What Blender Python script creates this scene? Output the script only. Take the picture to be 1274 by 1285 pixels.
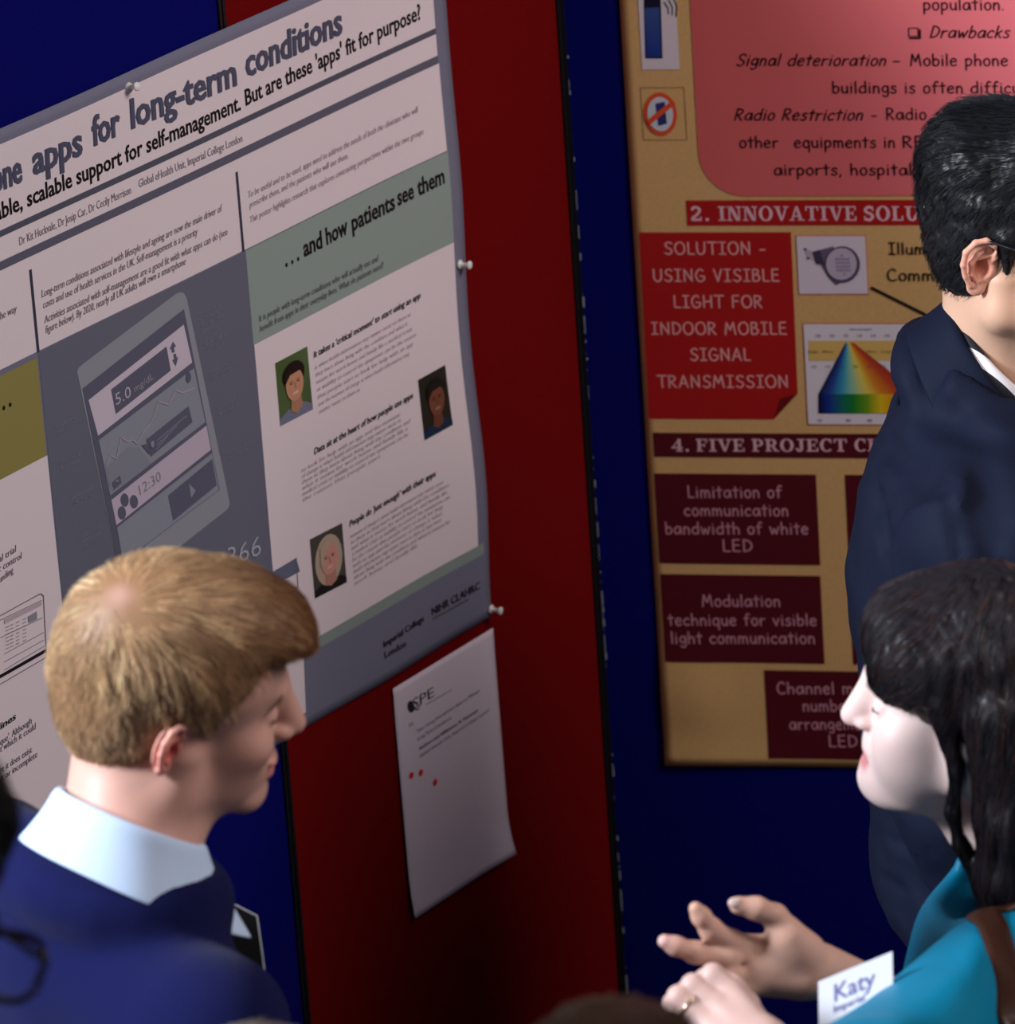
import bpy, bmesh, math, random
import numpy as np
from mathutils import Vector, Matrix
random.seed(7); np.random.seed(7)
for o in list(bpy.data.objects): bpy.data.objects.remove(o)
SC = bpy.context.scene
COL = SC.collection

# ------------------------------------------------------------------ camera
CAM = np.array([0.0, 0.0, 3.6])
FPX, PITCH, ROLL = 7450.6, 0.36195, -0.0691
IW, IH = 1274, 1285
cF = np.array([0, math.cos(PITCH), -math.sin(PITCH)])
cR0 = np.array([1.0, 0, 0]); cU0 = np.cross(cR0, cF)
cR = cR0*math.cos(ROLL) + cU0*math.sin(ROLL)
cU = -cR0*math.sin(ROLL) + cU0*math.cos(ROLL)
cam = bpy.data.cameras.new('camera'); camo = bpy.data.objects.new('camera', cam); COL.objects.link(camo)
camo.matrix_world = Matrix([[cR[0], cU[0], -cF[0], CAM[0]], [cR[1], cU[1], -cF[1], CAM[1]],
                            [cR[2], cU[2], -cF[2], CAM[2]], [0, 0, 0, 1]])
cam.sensor_fit = 'HORIZONTAL'; cam.sensor_width = 36; cam.lens = FPX*36/IW
cam.clip_start = 0.1; cam.clip_end = 60
cam.dof.use_dof = True; cam.dof.focus_distance = 6.35; cam.dof.aperture_fstop = 8.0
SC.camera = camo

def ray(px, py):
    return cF + cR*(px-IW/2)/FPX - cU*(py-IH/2)/FPX
def at(px, py, d):
    """world point seen at a pixel of the photograph, d metres along the lens axis"""
    return CAM + ray(px, py)*d

# ------------------------------------------------------------------ world, lights, exposure
w = bpy.data.worlds.new('world'); SC.world = w; w.use_nodes = True
w.node_tree.nodes['Background'].inputs[0].default_value = (0.6, 0.6, 0.75, 1)
w.node_tree.nodes['Background'].inputs[1].default_value = 0.06
def area(name, loc, target, size, power, col, spread=180):
    l = bpy.data.lights.new(name, 'AREA'); l.shape = 'RECTANGLE'; l.size, l.size_y = size
    l.energy = power; l.color = col; l.spread = math.radians(spread)
    o = bpy.data.objects.new(name, l); COL.objects.link(o); o.location = loc
    o.rotation_euler = (Vector(target)-Vector(loc)).to_track_quat('-Z', 'Y').to_euler()
    return o
# tall window far to the left, daylight
area('window_light', (-3.2, 4.2, 3.42), (0.2, 5.0, 1.4), (0.8, 1.0), 380, (0.84, 0.91, 1.0))
# warm hall lamps above and to the right of the camera
area('hall_light', (2.9, 4.1, 4.1), (0.1, 6.9, 1.3), (1.7, 1.7), 118, (1.0, 0.89, 0.85))
# added spot, no known lamp there, brightens the two people at the right
sl_ = bpy.data.lights.new('added_spot_light', 'SPOT'); sl_.energy = 330; sl_.spot_size = math.radians(11); sl_.spot_blend = .8; sl_.shadow_soft_size = .12; sl_.color = (1.0, .95, .95)
so_ = bpy.data.objects.new('added_spot_light', sl_); COL.objects.link(so_); so_.location = (-2.2, 1.0, 3.3)
so_.rotation_euler = (Vector((.50, 5.3, 1.58))-so_.location).to_track_quat('-Z', 'Y').to_euler()
SC.view_settings.view_transform = 'Standard'; SC.view_settings.look = 'None'
SC.view_settings.gamma = 1; SC.view_settings.use_curve_mapping = False
SC.view_settings.exposure = 0.0

# ------------------------------------------------------------------ materials
def srgb(r, g, b):
    f = lambda c: (c/255/12.92) if c/255 <= 0.04045 else ((c/255+0.055)/1.055)**2.4
    return (f(r), f(g), f(b))
def mat(name, col, rough=0.6, bump=0, bscale=400, spec=0.4, sheen=0, attr=False, sss=0, metal=0, var=0, vscale=8, aniso=0, det=3):
    m = bpy.data.materials.new(name); m.use_nodes = True
    nt = m.node_tree; b = nt.nodes['Principled BSDF']
    b.inputs['Base Color'].default_value = (*col, 1); b.inputs['Roughness'].default_value = rough
    b.inputs['Specular IOR Level'].default_value = spec; b.inputs['Metallic'].default_value = metal
    if sheen: b.inputs['Sheen Weight'].default_value = sheen; b.inputs['Sheen Roughness'].default_value = 0.5
    if aniso: b.inputs['Anisotropic'].default_value = aniso
    if sss:
        b.inputs['Subsurface Weight'].default_value = sss; b.inputs['Subsurface Radius'].default_value = (1, .35, .2)
        b.inputs['Subsurface Scale'].default_value = 0.012
    src = None
    tc = nt.nodes.new('ShaderNodeTexCoord')
    if attr:
        a = nt.nodes.new('ShaderNodeAttribute'); a.attribute_name = 'Col'; src = a.outputs['Color']
    if var:
        n = nt.nodes.new('ShaderNodeTexNoise'); n.inputs['Scale'].default_value = vscale; n.inputs['Detail'].default_value = 4
        nt.links.new(tc.outputs['Object'], n.inputs['Vector'])
        mr = nt.nodes.new('ShaderNodeMapRange'); mr.inputs[1].default_value = .3; mr.inputs[2].default_value = .7
        mr.inputs[3].default_value = 1-var; mr.inputs[4].default_value = 1+var
        nt.links.new(n.outputs['Fac'], mr.inputs[0])
        mx = nt.nodes.new('ShaderNodeVectorMath'); mx.operation = 'SCALE'
        if src: nt.links.new(src, mx.inputs[0])
        else: mx.inputs[0].default_value = col
        nt.links.new(mr.outputs[0], mx.inputs['Scale']); src = mx.outputs[0]
    if src: nt.links.new(src, b.inputs['Base Color'])
    if bump:
        n = nt.nodes.new('ShaderNodeTexNoise'); n.inputs['Scale'].default_value = bscale; n.inputs['Detail'].default_value = det
        nt.links.new(tc.outputs['Object'], n.inputs['Vector'])
        bp = nt.nodes.new('ShaderNodeBump'); bp.inputs['Strength'].default_value = bump; bp.inputs['Distance'].default_value = 0.002
        nt.links.new(n.outputs['Fac'], bp.inputs['Height']); nt.links.new(bp.outputs[0], b.inputs['Normal'])
    return m
M_PRINT = mat('printed_paper', (1, 1, 1), 0.5, spec=0.3, attr=True)
M_NAVY = mat('navy_loop_nylon', srgb(6, 9, 106), 0.9, bump=.6, bscale=900, spec=.08, sheen=.0, var=.12, vscale=500)
M_RED = mat('dark_red_loop_nylon', srgb(114, 5, 8), 0.9, bump=.6, bscale=900, spec=.08, var=.12, vscale=500)
M_BLACK = mat('black_plastic_edging', (0.006, 0.006, 0.008), 0.5, spec=.3)
M_WHITEPL = mat('white_plastic', (0.92, 0.90, 0.84), 0.35, spec=.5, sss=.4)
M_STEEL = mat('steel', (0.6, 0.6, 0.62), 0.3, metal=1)
M_FLOOR = mat('dark_carpet', (0.02, 0.018, 0.022), 0.95, bump=.5, bscale=300, var=.3, vscale=60)
M_WALL = mat('dim_painted_wall', (0.10, 0.09, 0.09), 0.8, bump=.1, bscale=60)

# ------------------------------------------------------------------ object helpers
def link(name, me, m=None, parent=None, kind=None):
    o = bpy.data.objects.new(name, me); COL.objects.link(o)
    if m is not None: me.materials.append(m)
    if parent is not None: o.parent = parent
    if kind: o['kind'] = kind
    return o
def tag(o, label, cat, group=None):
    o['label'] = label; o['category'] = cat
    if group: o['group'] = group
    return o
def empty(name, mw, label, cat, group=None):
    o = bpy.data.objects.new(name, None); COL.objects.link(o); o.matrix_world = mw; o.empty_display_size = .1
    return tag(o, label, cat, group)
def np_mesh(name, V, F, smooth=True, col=None):
    """V (n,3); F (m,3|4) int or list of mixed polygons"""
    me = bpy.data.meshes.new(name)
    V = np.ascontiguousarray(V, dtype=np.float32)
    if isinstance(F, list):
        me.from_pydata([tuple(v) for v in V.tolist()], [], F)
    else:
        F = np.ascontiguousarray(F, dtype=np.int32); k = F.shape[1]
        me.vertices.add(len(V)); me.vertices.foreach_set('co', V.ravel())
        me.loops.add(F.size); me.loops.foreach_set('vertex_index', F.ravel())
        me.polygons.add(len(F)); me.polygons.foreach_set('loop_start', np.arange(0, F.size, k, dtype=np.int32))
        me.update(calc_edges=True)
    if smooth: me.polygons.foreach_set('use_smooth', np.ones(len(me.polygons), dtype=bool))
    if col is not None:
        a = me.color_attributes.new('Col', 'FLOAT_COLOR', 'POINT')
        c = np.ones((len(V), 4), dtype=np.float32); c[:, :3] = col; a.data.foreach_set('color', c.ravel())
    me.update(); return me
def box(V, F, x0, x1, y0, y1, z0, z1):
    n = len(V)
    V += [(x, y, z) for x in (x0, x1) for y in (y0, y1) for z in (z0, z1)]
    F += [tuple(n+i for i in f) for f in ((0, 1, 3, 2), (4, 6, 7, 5), (0, 4, 5, 1), (2, 3, 7, 6), (0, 2, 6, 4), (1, 5, 7, 3))]
def box_obj(name, ext, m, parent=None, bev=0, kind=None):
    V, F = [], []; box(V, F, *ext); me = np_mesh(name, np.array(V), F, False); o = link(name, me, m, parent, kind)
    if bev:
        b = o.modifiers.new('b', 'BEVEL'); b.width = bev; b.segments = 2
    return o

# ------------------------------------------------------------------ the two planes of the folding boards
class Frame:
    def __init__(s, az, origin):
        s.D = np.array([math.sin(az), math.cos(az), 0]); s.N = np.array([math.cos(az), -math.sin(az), 0]); s.P = np.array(origin, float)
        s.mw = Matrix([[s.D[0], -s.N[0], 0, s.P[0]], [s.D[1], -s.N[1], 0, s.P[1]], [0, 0, 1, s.P[2]], [0, 0, 0, 1]])
    def uv(s, px, py):
        d = ray(px, py); t = ((s.P-CAM) @ s.N)/(d @ s.N); Q = CAM+d*t
        return float((Q-s.P) @ s.D), float(Q[2])
AZL, AZR = 0.6205, 1.78757
LF = Frame(AZL, (0, 6.6875, 0)); SEAM_U = 0.1767
RF = Frame(AZR, LF.P + LF.D*SEAM_U)
# ------------------------------------------------------------------ room
o = box_obj('floor', (-9, 9, -1.5, 11, -.05, 0), M_FLOOR, kind='structure')
o = box_obj('wall_back', (-9, 9, 10.6, 10.75, 0, 5.2), M_WALL, kind='structure')

# ------------------------------------------------------------------ display boards
def panel(fr, u0, u1, m, name, label, scuffed=False):
    root = empty(name, fr.mw, label, 'display board', 'hinged display boards')
    box_obj('fabric_panel', (u0+.0048, u1-.0048, 0.0, .022, .06, 2.12), m, root)
    box_obj('edge_strip', (u0, u0+.0050, -.003, .026, .05, 2.13), M_BLACK, root)
    box_obj('edge_strip', (u1-.0050, u1, -.003, .026, .05, 2.13), M_BLACK, root)
    box_obj('top_rail', (u0, u1, -.003, .026, 2.12, 2.14), M_BLACK, root)
    box_obj('bottom_rail', (u0, u1, -.003, .026, .03, .05), M_BLACK, root)
    box_obj('foot', (u0+.1, u0+.14, -.12, .16, 0, .03), M_BLACK, root, .004)
    box_obj('foot', (u1-.14, u1-.1, -.12, .16, 0, .03), M_BLACK, root, .004)
    if scuffed:   # bare edge showing through where the nylon is worn
        V, F = [], []
        for i in range(70):
            z = random.uniform(.2, 2.05); h = random.uniform(.004, .03)*random.random()
            box(V, F, u0+.0042, u0+.0050+random.random()*.0018, -.0012, .0, z, z+h)
        link('worn_edge', np_mesh('worn_edge', np.array(V), F, False), mat('worn_white', (.35, .38, .42), .8), root, 'stuff')
    return root
LEFT_SPLIT = -0.476
bl = panel(LF, -1.52, LEFT_SPLIT-.001, M_NAVY, 'display_board', 'navy blue fabric display board behind the red-haired man, leftmost of the boards')
br = panel(LF, LEFT_SPLIT+.001, SEAM_U-.0025, M_RED, 'display_board', 'dark red fabric display board in the middle, between two navy ones')
bb = panel(RF, 0.0015, 1.02, M_NAVY, 'display_board', 'navy blue fabric display board on the right carrying the tan poster', True)

# ------------------------------------------------------------------ printing helpers
class Print:
    """collects flat printed shapes in sheet coordinates and turns them into one part"""
    def __init__(s, sheet): s.sh = sheet; s.V = []; s.C = []; s.F = []; s.L = []
    def add(s, uv, faces, col, layer):
        n = len(s.V); s.V += [tuple(p) for p in uv]; s.L += [layer]*len(uv)
        s.C += (list(col) if len(col) == len(uv) and hasattr(col[0], '__len__') else [col]*len(uv))
        s.F += [tuple(n+i for i in f) for f in faces]
    def done(s, name, parent, kind=None):
        me = np_mesh(name, np.array([(a, l, b) for (a, b), l in zip(s.V, s.L)], float), s.F, False, np.array(s.C))
        bm = bmesh.new(); bm.from_mesh(me)
        for k in range(5):      # long edges are cut so that the print follows the waves of the sheet
            E = [e for e in bm.edges if e.calc_length() > .024]
            if not E: break
            if k == 0: bmesh.ops.triangulate(bm, faces=list({f for e in E for f in e.link_faces if len(f.verts) > 4}))
            E = [e for e in bm.edges if e.calc_length() > .024]
            bmesh.ops.subdivide_edges(bm, edges=E, cuts=1 if k else 3, use_grid_fill=True)
        bm.to_mesh(me); bm.free()
        n = len(me.vertices); co = np.empty(n*3, dtype=np.float32); me.vertices.foreach_get('co', co); co = co.reshape(-1, 3)
        co[:, 1] = -(s.sh.h(co[:, 0], co[:, 2]) + co[:, 1]*.00035); me.vertices.foreach_set('co', co.ravel()); me.update()
        return link(name, me, M_PRINT, parent, kind)
    def px(s, p): return s.sh.fr.uv(*p) if s.sh.pix else p
    # p-coordinates are (u, v) on the sheet
    def quad(s, c, col, layer=1, n=1):
        """c: 4 corners tl,tr,br,bl ; col one colour or 4 corner colours"""
        tl, tr, br_, bl_ = [np.array(p, float) for p in c]; nu = nv = n
        cols = [np.array(k) for k in col] if hasattr(col[0], '__len__') else None
        P, K, F = [], [], []
        for j in range(nv+1):
            for i in range(nu+1):
                a, b = i/nu, j/nv
                P.append((tl*(1-a)+tr*a)*(1-b)+(bl_*(1-a)+br_*a)*b)
                if cols: K.append((cols[0]*(1-a)+cols[1]*a)*(1-b)+(cols[3]*(1-a)+cols[2]*a)*b)
        for j in range(nv):
            for i in range(nu):
                q = j*(nu+1)+i; F.append((q, q+nu+1, q+nu+2, q+1))
        s.add(P, F, K if cols else col, layer)
    def rect(s, u0, u1, v0, v1, col, layer=1, n=4): s.quad([(u0, v1), (u1, v1), (u1, v0), (u0, v0)], col, layer, n)
    def poly(s, pts, col, layer=1): s.add(pts, [tuple(range(len(pts)))[::-1]], col, layer)
    def ell(s, c, rx, ry, col, layer=1, ang=0, n=20):
        ca, sa = math.cos(ang), math.sin(ang)
        s.poly([(c[0]+rx*math.cos(t)*ca-ry*math.sin(t)*sa, c[1]+rx*math.cos(t)*sa+ry*math.sin(t)*ca)
                for t in [-i*2*math.pi/n for i in range(n)]], col, layer)
    def line(s, pts, wd, col, layer=1, cap=True):
        P = [np.array(p, float) for p in pts]
        for a, b in zip(P[:-1], P[1:]):
            d = b-a; L = np.linalg.norm(d)
            if L < 1e-7: continue
            nn = np.array([-d[1], d[0]])/L*wd/2
            s.poly([a+nn, b+nn, b-nn, a-nn], col, layer)
        if cap:
            for p in P: s.ell(p, wd/2, wd/2, col, layer, n=8)

_tc = {}
def bfont(txt, off=0.0, shear=0.0, res=2):
    key = (txt, off, shear)
    if key in _tc: return _tc[key]
    cu = bpy.data.curves.new('t', 'FONT'); cu.body = txt; cu.offset = off; cu.shear = shear; cu.resolution_u = res; cu.fill_mode = 'FRONT'
    ob = bpy.data.objects.new('t', cu)
    me = bpy.data.meshes.new_from_object(ob)
    V = np.array([v.co[:2] for v in me.vertices]); F = [tuple(p.vertices) for p in me.polygons]
    bpy.data.objects.remove(ob); bpy.data.curves.remove(cu); bpy.data.meshes.remove(me)
    _tc[key] = (V, F); return V, F

# --- a round hand-lettered stroke font (ascender 1, x-height .62)
CG = {
'a': (.66, 's.52,.5 .34,.62 .12,.46 .1,.16 .28,.02 .46,.16 .53,.5', 'l.54,.6 .6,.02'),
'b': (.62, 'l.1,1 .1,.03', 's.11,.4 .3,.6 .5,.46 .5,.16 .32,.0 .11,.08'),
'c': (.56, 's.48,.5 .34,.62 .12,.46 .08,.2 .26,.02 .48,.08'),
'd': (.66, 'l.54,1 .55,.03', 's.53,.5 .34,.6 .12,.44 .1,.16 .28,.02 .53,.12'),
'e': (.6, 's.1,.32 .48,.38 .44,.56 .28,.62 .1,.44 .1,.16 .28,.0 .5,.1'),
'f': (.52, 's.5,.94 .36,1 .24,.84 .22,.5 .22,.0', 'l.06,.6 .44,.62'),
'g': (.62, 's.5,.5 .32,.62 .12,.46 .12,.2 .3,.08 .48,.24 .52,.56', 's.53,.6 .52,-.1 .36,-.3 .12,-.2'),
'h': (.62, 'l.1,1 .1,.0', 's.1,.36 .3,.58 .48,.44 .5,.0'),
'i': (.28, 'l.13,.6 .13,.0', 'l.13,.82 .13,.84'),
'j': (.4, 's.3,.6 .3,-.1 .1,-.3'),
'k': (.58, 'l.1,1 .1,.0', 'l.46,.6 .12,.28', 'l.2,.34 .5,.0'),
'l': (.26, 'l.12,1 .12,.0'),
'm': (.88, 's.1,.6 .1,.3 .1,.0', 's.1,.4 .24,.6 .4,.46 .42,.02', 's.42,.4 .58,.6 .72,.46 .76,.0'),
'n': (.6, 'l.1,.6 .1,.0', 's.1,.38 .28,.6 .46,.46 .48,.0'),
'o': (.6, 'c.3,.62 .12,.5 .08,.26 .2,.03 .4,.04 .52,.26 .46,.54'),
'p': (.62, 'l.1,.6 .1,-.36', 's.11,.46 .3,.62 .5,.46 .48,.16 .3,.02 .12,.1'),
'q': (.62, 'l.52,.6 .52,-.36', 's.5,.5 .32,.62 .12,.46 .1,.16 .28,.02 .5,.12'),
'r': (.52, 'l.1,.6 .12,.0', 's.12,.36 .26,.56 .46,.56'),
's': (.52, 's.44,.54 .28,.62 .12,.5 .22,.36 .4,.26 .42,.1 .24,.0 .06,.08'),
't': (.5, 'l.24,.9 .25,.0', 'l.04,.62 .46,.64'),
'u': (.6, 's.1,.6 .1,.24 .22,.03 .42,.1 .48,.3', 'l.48,.6 .5,.0'),
'v': (.56, 'l.06,.6 .26,.0 .48,.6'),
'w': (.8, 'l.06,.6 .22,.0 .38,.46 .54,.0 .72,.6'),
'x': (.56, 'l.06,.6 .48,.0', 'l.46,.6 .06,.0'),
'y': (.56, 'l.06,.6 .26,.1', 'l.48,.6 .14,-.34'),
'z': (.56, 'l.06,.58 .46,.58 .06,.02 .48,.02'),
'A': (.8, 'l.06,.0 .4,1 .7,.0', 'l.18,.34 .6,.34'),
'B': (.68, 'l.1,1 .1,.02', 's.1,.98 .4,.96 .48,.78 .32,.58 .12,.54', 's.12,.54 .46,.5 .58,.26 .42,.04 .1,.02'),
'C': (.72, 's.62,.84 .44,1 .2,.86 .08,.5 .16,.14 .38,.0 .64,.1'),
'D': (.76, 'l.12,1 .12,.02', 's.1,1 .42,.92 .64,.66 .62,.3 .4,.08 .12,.02'),
'E': (.68, 'l.56,1 .12,.98 .12,.04 .58,.02', 'l.12,.54 .52,.54'),
'F': (.66, 'l.56,1 .12,.98 .12,.0', 'l.12,.54 .5,.54'),
'G': (.8, 's.62,.86 .42,1 .18,.82 .08,.46 .22,.08 .46,.0 .68,.18 .7,.42', 'l.42,.44 .72,.42'),
'H': (.8, 'l.12,1 .12,.0', 'l.66,1 .66,.0', 'l.12,.5 .66,.52'),
'I': (.6, 'l.3,1 .3,.02', 'l.08,.99 .52,.99', 'l.08,.02 .52,.02'),
'L': (.6, 'l.12,1 .12,.03 .54,.02'),
'M': (.94, 'l.08,.0 .2,1 .44,.34 .68,1 .82,.0'),
'N': (.82, 'l.12,.0 .12,1 .66,.02 .66,1'),
'O': (.86, 'c.42,1 .16,.84 .08,.46 .24,.08 .52,.02 .74,.28 .74,.7 .6,.94'),
'P': (.62, 'l.1,1 .1,.0', 's.1,.98 .42,.92 .52,.7 .36,.5 .1,.44'),
'R': (.7, 'l.1,1 .1,.0', 's.1,.98 .42,.94 .54,.74 .38,.54 .12,.46', 'l.22,.48 .6,.0'),
'S': (.7, 's.6,.88 .4,1 .16,.84 .24,.58 .52,.42 .58,.2 .36,.0 .08,.12'),
'T': (.74, 'l.38,1 .38,.0', 'l.04,.99 .72,.99'),
'U': (.76, 's.1,1 .1,.34 .24,.04 .48,.04 .62,.3 .64,1'),
'V': (.72, 'l.08,1 .36,.0 .64,1'),
'W': (1.0, 'l.06,1 .28,.0 .5,.8 .7,.0 .94,1'),
'-': (.5, 'l.08,.36 .42,.36'), '.': (.28, 'l.12,.02 .13,.03'), ',': (.28, 'l.14,.04 .08,-.16'), ' ': (.42,),
}
def catmull(P, closed=False, n=5):
    P = [np.array(p) for p in P]; N = len(P); out = []
    rng = range(N if closed else N-1)
    for i in rng:
        if closed: p0, p1, p2, p3 = P[i-1], P[i], P[(i+1) % N], P[(i+2) % N]
        else: p0, p1, p2, p3 = P[max(i-1, 0)], P[i], P[i+1], P[min(i+2, N-1)]
        for k in range(n):
            t = k/n; out.append(.5*((2*p1)+(-p0+p2)*t+(2*p0-5*p1+4*p2-p3)*t*t+(-p0+3*p1-3*p2+p3)*t**3))
    out.append(P[0] if closed else P[-1]); return out
def comic_geo(txt, wt=.115, shear=0.0):
    V, F, x = [], [], 0.0
    for ch in txt:
        g = CG.get(ch, CG['o']); 
        for st in g[1:]:
            pts = [tuple(float(c) for c in q.split(',')) for q in st[1:].split()]
            if st[0] != 'l': pts = catmull(pts, st[0] == 'c')
            pts = [np.array([p[0]+x+shear*p[1], p[1]]) for p in pts]
            # mitred ribbon with rounded ends
            n = len(pts); T = []
            for i in range(n):
                d = pts[min(i+1, n-1)]-pts[max(i-1, 0)]; L = np.linalg.norm(d); T.append(d/L if L > 1e-6 else np.array([0, 1.]))
            b = len(V)
            sharp = st[0] == 'l'
            if sharp:
                for a_, b_ in zip(pts[:-1], pts[1:]):
                    d = b_-a_; L = max(np.linalg.norm(d), 1e-6); nn = np.array([-d[1], d[0]])/L*wt/2; b = len(V)
                    V += [a_+nn, a_-nn, b_-nn, b_+nn]; F.append((b, b+1, b+2, b+3))
                caps = pts
            else:
                for p, t in zip(pts, T):
                    nn = np.array([-t[1], t[0]])*wt/2; V += [p+nn, p-nn]
                for i in range(n-1): F.append((b+2*i, b+2*i+1, b+2*i+3, b+2*i+2))
                caps = [pts[0], pts[-1]]
            for p in caps:
                b = len(V); V += [p+np.array([math.cos(k*math.pi/3.5), math.sin(k*math.pi/3.5)])*wt/2 for k in range(7)]; F.append(tuple(range(b, b+7)))
        x += g[0]+.06
    return np.array(V), F
# --- bold slab serif capitals (height 1)
def _ring(cx, cy, rx, ry, ix, iy, a0=0, a1=360, n=20):
    out = []
    for k in range(n):
        t0, t1 = [math.radians(a0+(a1-a0)*j/n) for j in (k, k+1)]
        out.append([(cx+rx*math.cos(t0), cy+ry*math.sin(t0)), (cx+rx*math.cos(t1), cy+ry*math.sin(t1)), (cx+ix*math.cos(t1), cy+iy*math.sin(t1)), (cx+ix*math.cos(t0), cy+iy*math.sin(t0))])
    return out
_r = lambda a, b, c, d: [(a, b), (c, b), (c, d), (a, d)]
_sw = lambda pts, wd=.19: ('s', pts, wd)
SG = {
'I': (.54, [_r(.16, 0, .38, 1), _r(.02, 0, .52, .1), _r(.02, .9, .52, 1)]),
'N': (.98, [_r(.12, 0, .23, 1), _r(.74, 0, .85, 1), [(.1, 1), (.36, 1), (.85, 0), (.6, 0)], _r(0, 0, .35, .1), _r(0, .9, .3, 1), _r(.6, .9, .96, 1)]),
'O': (.96, _ring(.47, .5, .46, .53, .23, .43)),
'V': (.94, [[(.06, 1), (.31, 1), (.56, 0), (.4, 0)], [(.42, 0), (.54, 0), (.88, 1), (.76, 1)], _r(-.02, .9, .4, 1), _r(.6, .9, .97, 1)]),
'A': (.96, [[(.08, 0), (.2, 0), (.52, 1), (.4, 1)], [(.38, 1), (.56, 1), (.88, 0), (.64, 0)], _r(.2, .26, .72, .36), _r(-.02, 0, .32, .1), _r(.54, 0, .98, .1)]),
'T': (.9, [_r(.34, 0, .56, 1), _r(.02, .9, .88, 1), _r(.02, .68, .12, 1), _r(.78, .68, .88, 1), _r(.22, 0, .68, .1)]),
'E': (.84, [_r(.12, 0, .34, 1), _r(.02, .9, .76, 1), _r(.02, 0, .79, .1), _r(.3, .46, .6, .56), _r(.67, .7, .76, 1), _r(.69, 0, .79, .3), _r(.52, .36, .6, .66)]),
'F': (.8, [_r(.12, 0, .34, 1), _r(.02, .9, .76, 1), _r(.02, 0, .48, .1), _r(.3, .46, .6, .56), _r(.67, .7, .76, 1), _r(.52, .36, .6, .66)]),
'L': (.8, [_r(.12, 0, .34, 1), _r(.02, .9, .5, 1), _r(.02, 0, .76, .1), _r(.66, 0, .76, .34)]),
'S': (.74, [_sw([(.6, .86), (.36, .94), (.14, .78), (.2, .6), (.48, .46), (.6, .28), (.4, .06), (.1, .12)], .19), _r(.57, .66, .65, .99), _r(.04, .01, .12, .34)]),
'U': (.94, [_r(.12, .4, .34, 1), _r(.7, .4, .82, 1), *_ring(.47, .4, .35, .42, .13, .3, 180, 360, 12), _r(0, .9, .46, 1), _r(.58, .9, .96, 1)]),
'P': (.82, [_r(.12, 0, .34, 1), _r(.02, .9, .45, 1), _r(.02, 0, .48, .1), _r(.3, .4, .45, .5), *_ring(.45, .7, .33, .3, .12, .2, -90, 90, 12)]),
'R': (.94, [_r(.12, 0, .34, 1), _r(.02, .9, .45, 1), _r(.02, 0, .44, .1), _r(.3, .42, .45, .52), *_ring(.45, .71, .33, .29, .12, .19, -90, 90, 12), [(.42, .46), (.62, .46), (.86, 0), (.64, 0)], _r(.64, 0, .95, .1)]),
'J': (.66, [_r(.3, .25, .52, 1), _r(.14, .9, .64, 1), *_ring(.27, .27, .25, .29, .05, .17, 180, 360, 12)]),
'C': (.86, [*_ring(.46, .5, .45, .53, .22, .43, 45, 318, 20), _r(.68, .66, .77, 1)]),
'H': (1.0, [_r(.12, 0, .34, 1), _r(.68, 0, .9, 1), _r(.3, .45, .7, .55), _r(0, 0, .44, .1), _r(0, .9, .44, 1), _r(.58, 0, 1, .1), _r(.58, .9, 1, 1)]),
'G': (.94, [*_ring(.46, .5, .45, .53, .22, .43, 45, 318, 20), _r(.64, .0, .84, .44), _r(.52, .36, .92, .46)]),
'2': (.74, [_sw([(.14, .72), (.22, .92), (.42, .92), (.56, .76), (.46, .5), (.22, .26), (.1, .1)], .17), _r(.08, 0, .66, .17), _r(.58, 0, .66, .3)]),
'4': (.76, [_r(.42, 0, .62, 1), [(.02, .26), (.14, .26), (.5, .9), (.5, 1)], _r(.02, .24, .72, .36), _r(.3, 0, .72, .09)]),
'.': (.34, [_r(.08, 0, .26, .2)]), ' ': (.42, []),
}
def slab_geo(txt):
    V, F, x = [], [], 0.0
    for ch in txt:
        wd, shapes = SG[ch]
        for sh in shapes:
            if sh[0] == 's':
                P = catmull(sh[1], n=5); n = len(P); b = len(V)
                for i, p in enumerate(P):
                    d = P[min(i+1, n-1)]-P[max(i-1, 0)]; d /= np.linalg.norm(d); nn = np.array([-d[1], d[0]])*sh[2]/2
                    V += [p+nn+(x, 0), p-nn+(x, 0)]
                for i in range(n-1): F.append((b+2*i, b+2*i+1, b+2*i+3, b+2*i+2))
            else:
                b = len(V); V += [np.array([q[0]+x, q[1]]) for q in sh]; F.append(tuple(range(b, b+len(sh))))
        x += wd+.06
    return np.array(V), F
def put(pr, geo, p0, p1, hcap, col, layer=3, asc=None):
    """lay text geometry so that it runs from p0 to p1 (sheet coords) with capital height hcap"""
    V, F = geo; V = np.array(V); p0, p1 = np.array(p0), np.array(p1)
    x0, x1 = V[:, 0].min(), V[:, 0].max(); a = asc if asc else 1.0
    d = p1-p0; L = np.linalg.norm(d); e = d/L; n = np.array([-e[1], e[0]])
    P = p0 + np.outer((V[:, 0]-x0)/(x1-x0)*L, e) + np.outer(V[:, 1]/a*hcap, n)
    pr.add(P, F, col, layer)

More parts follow.
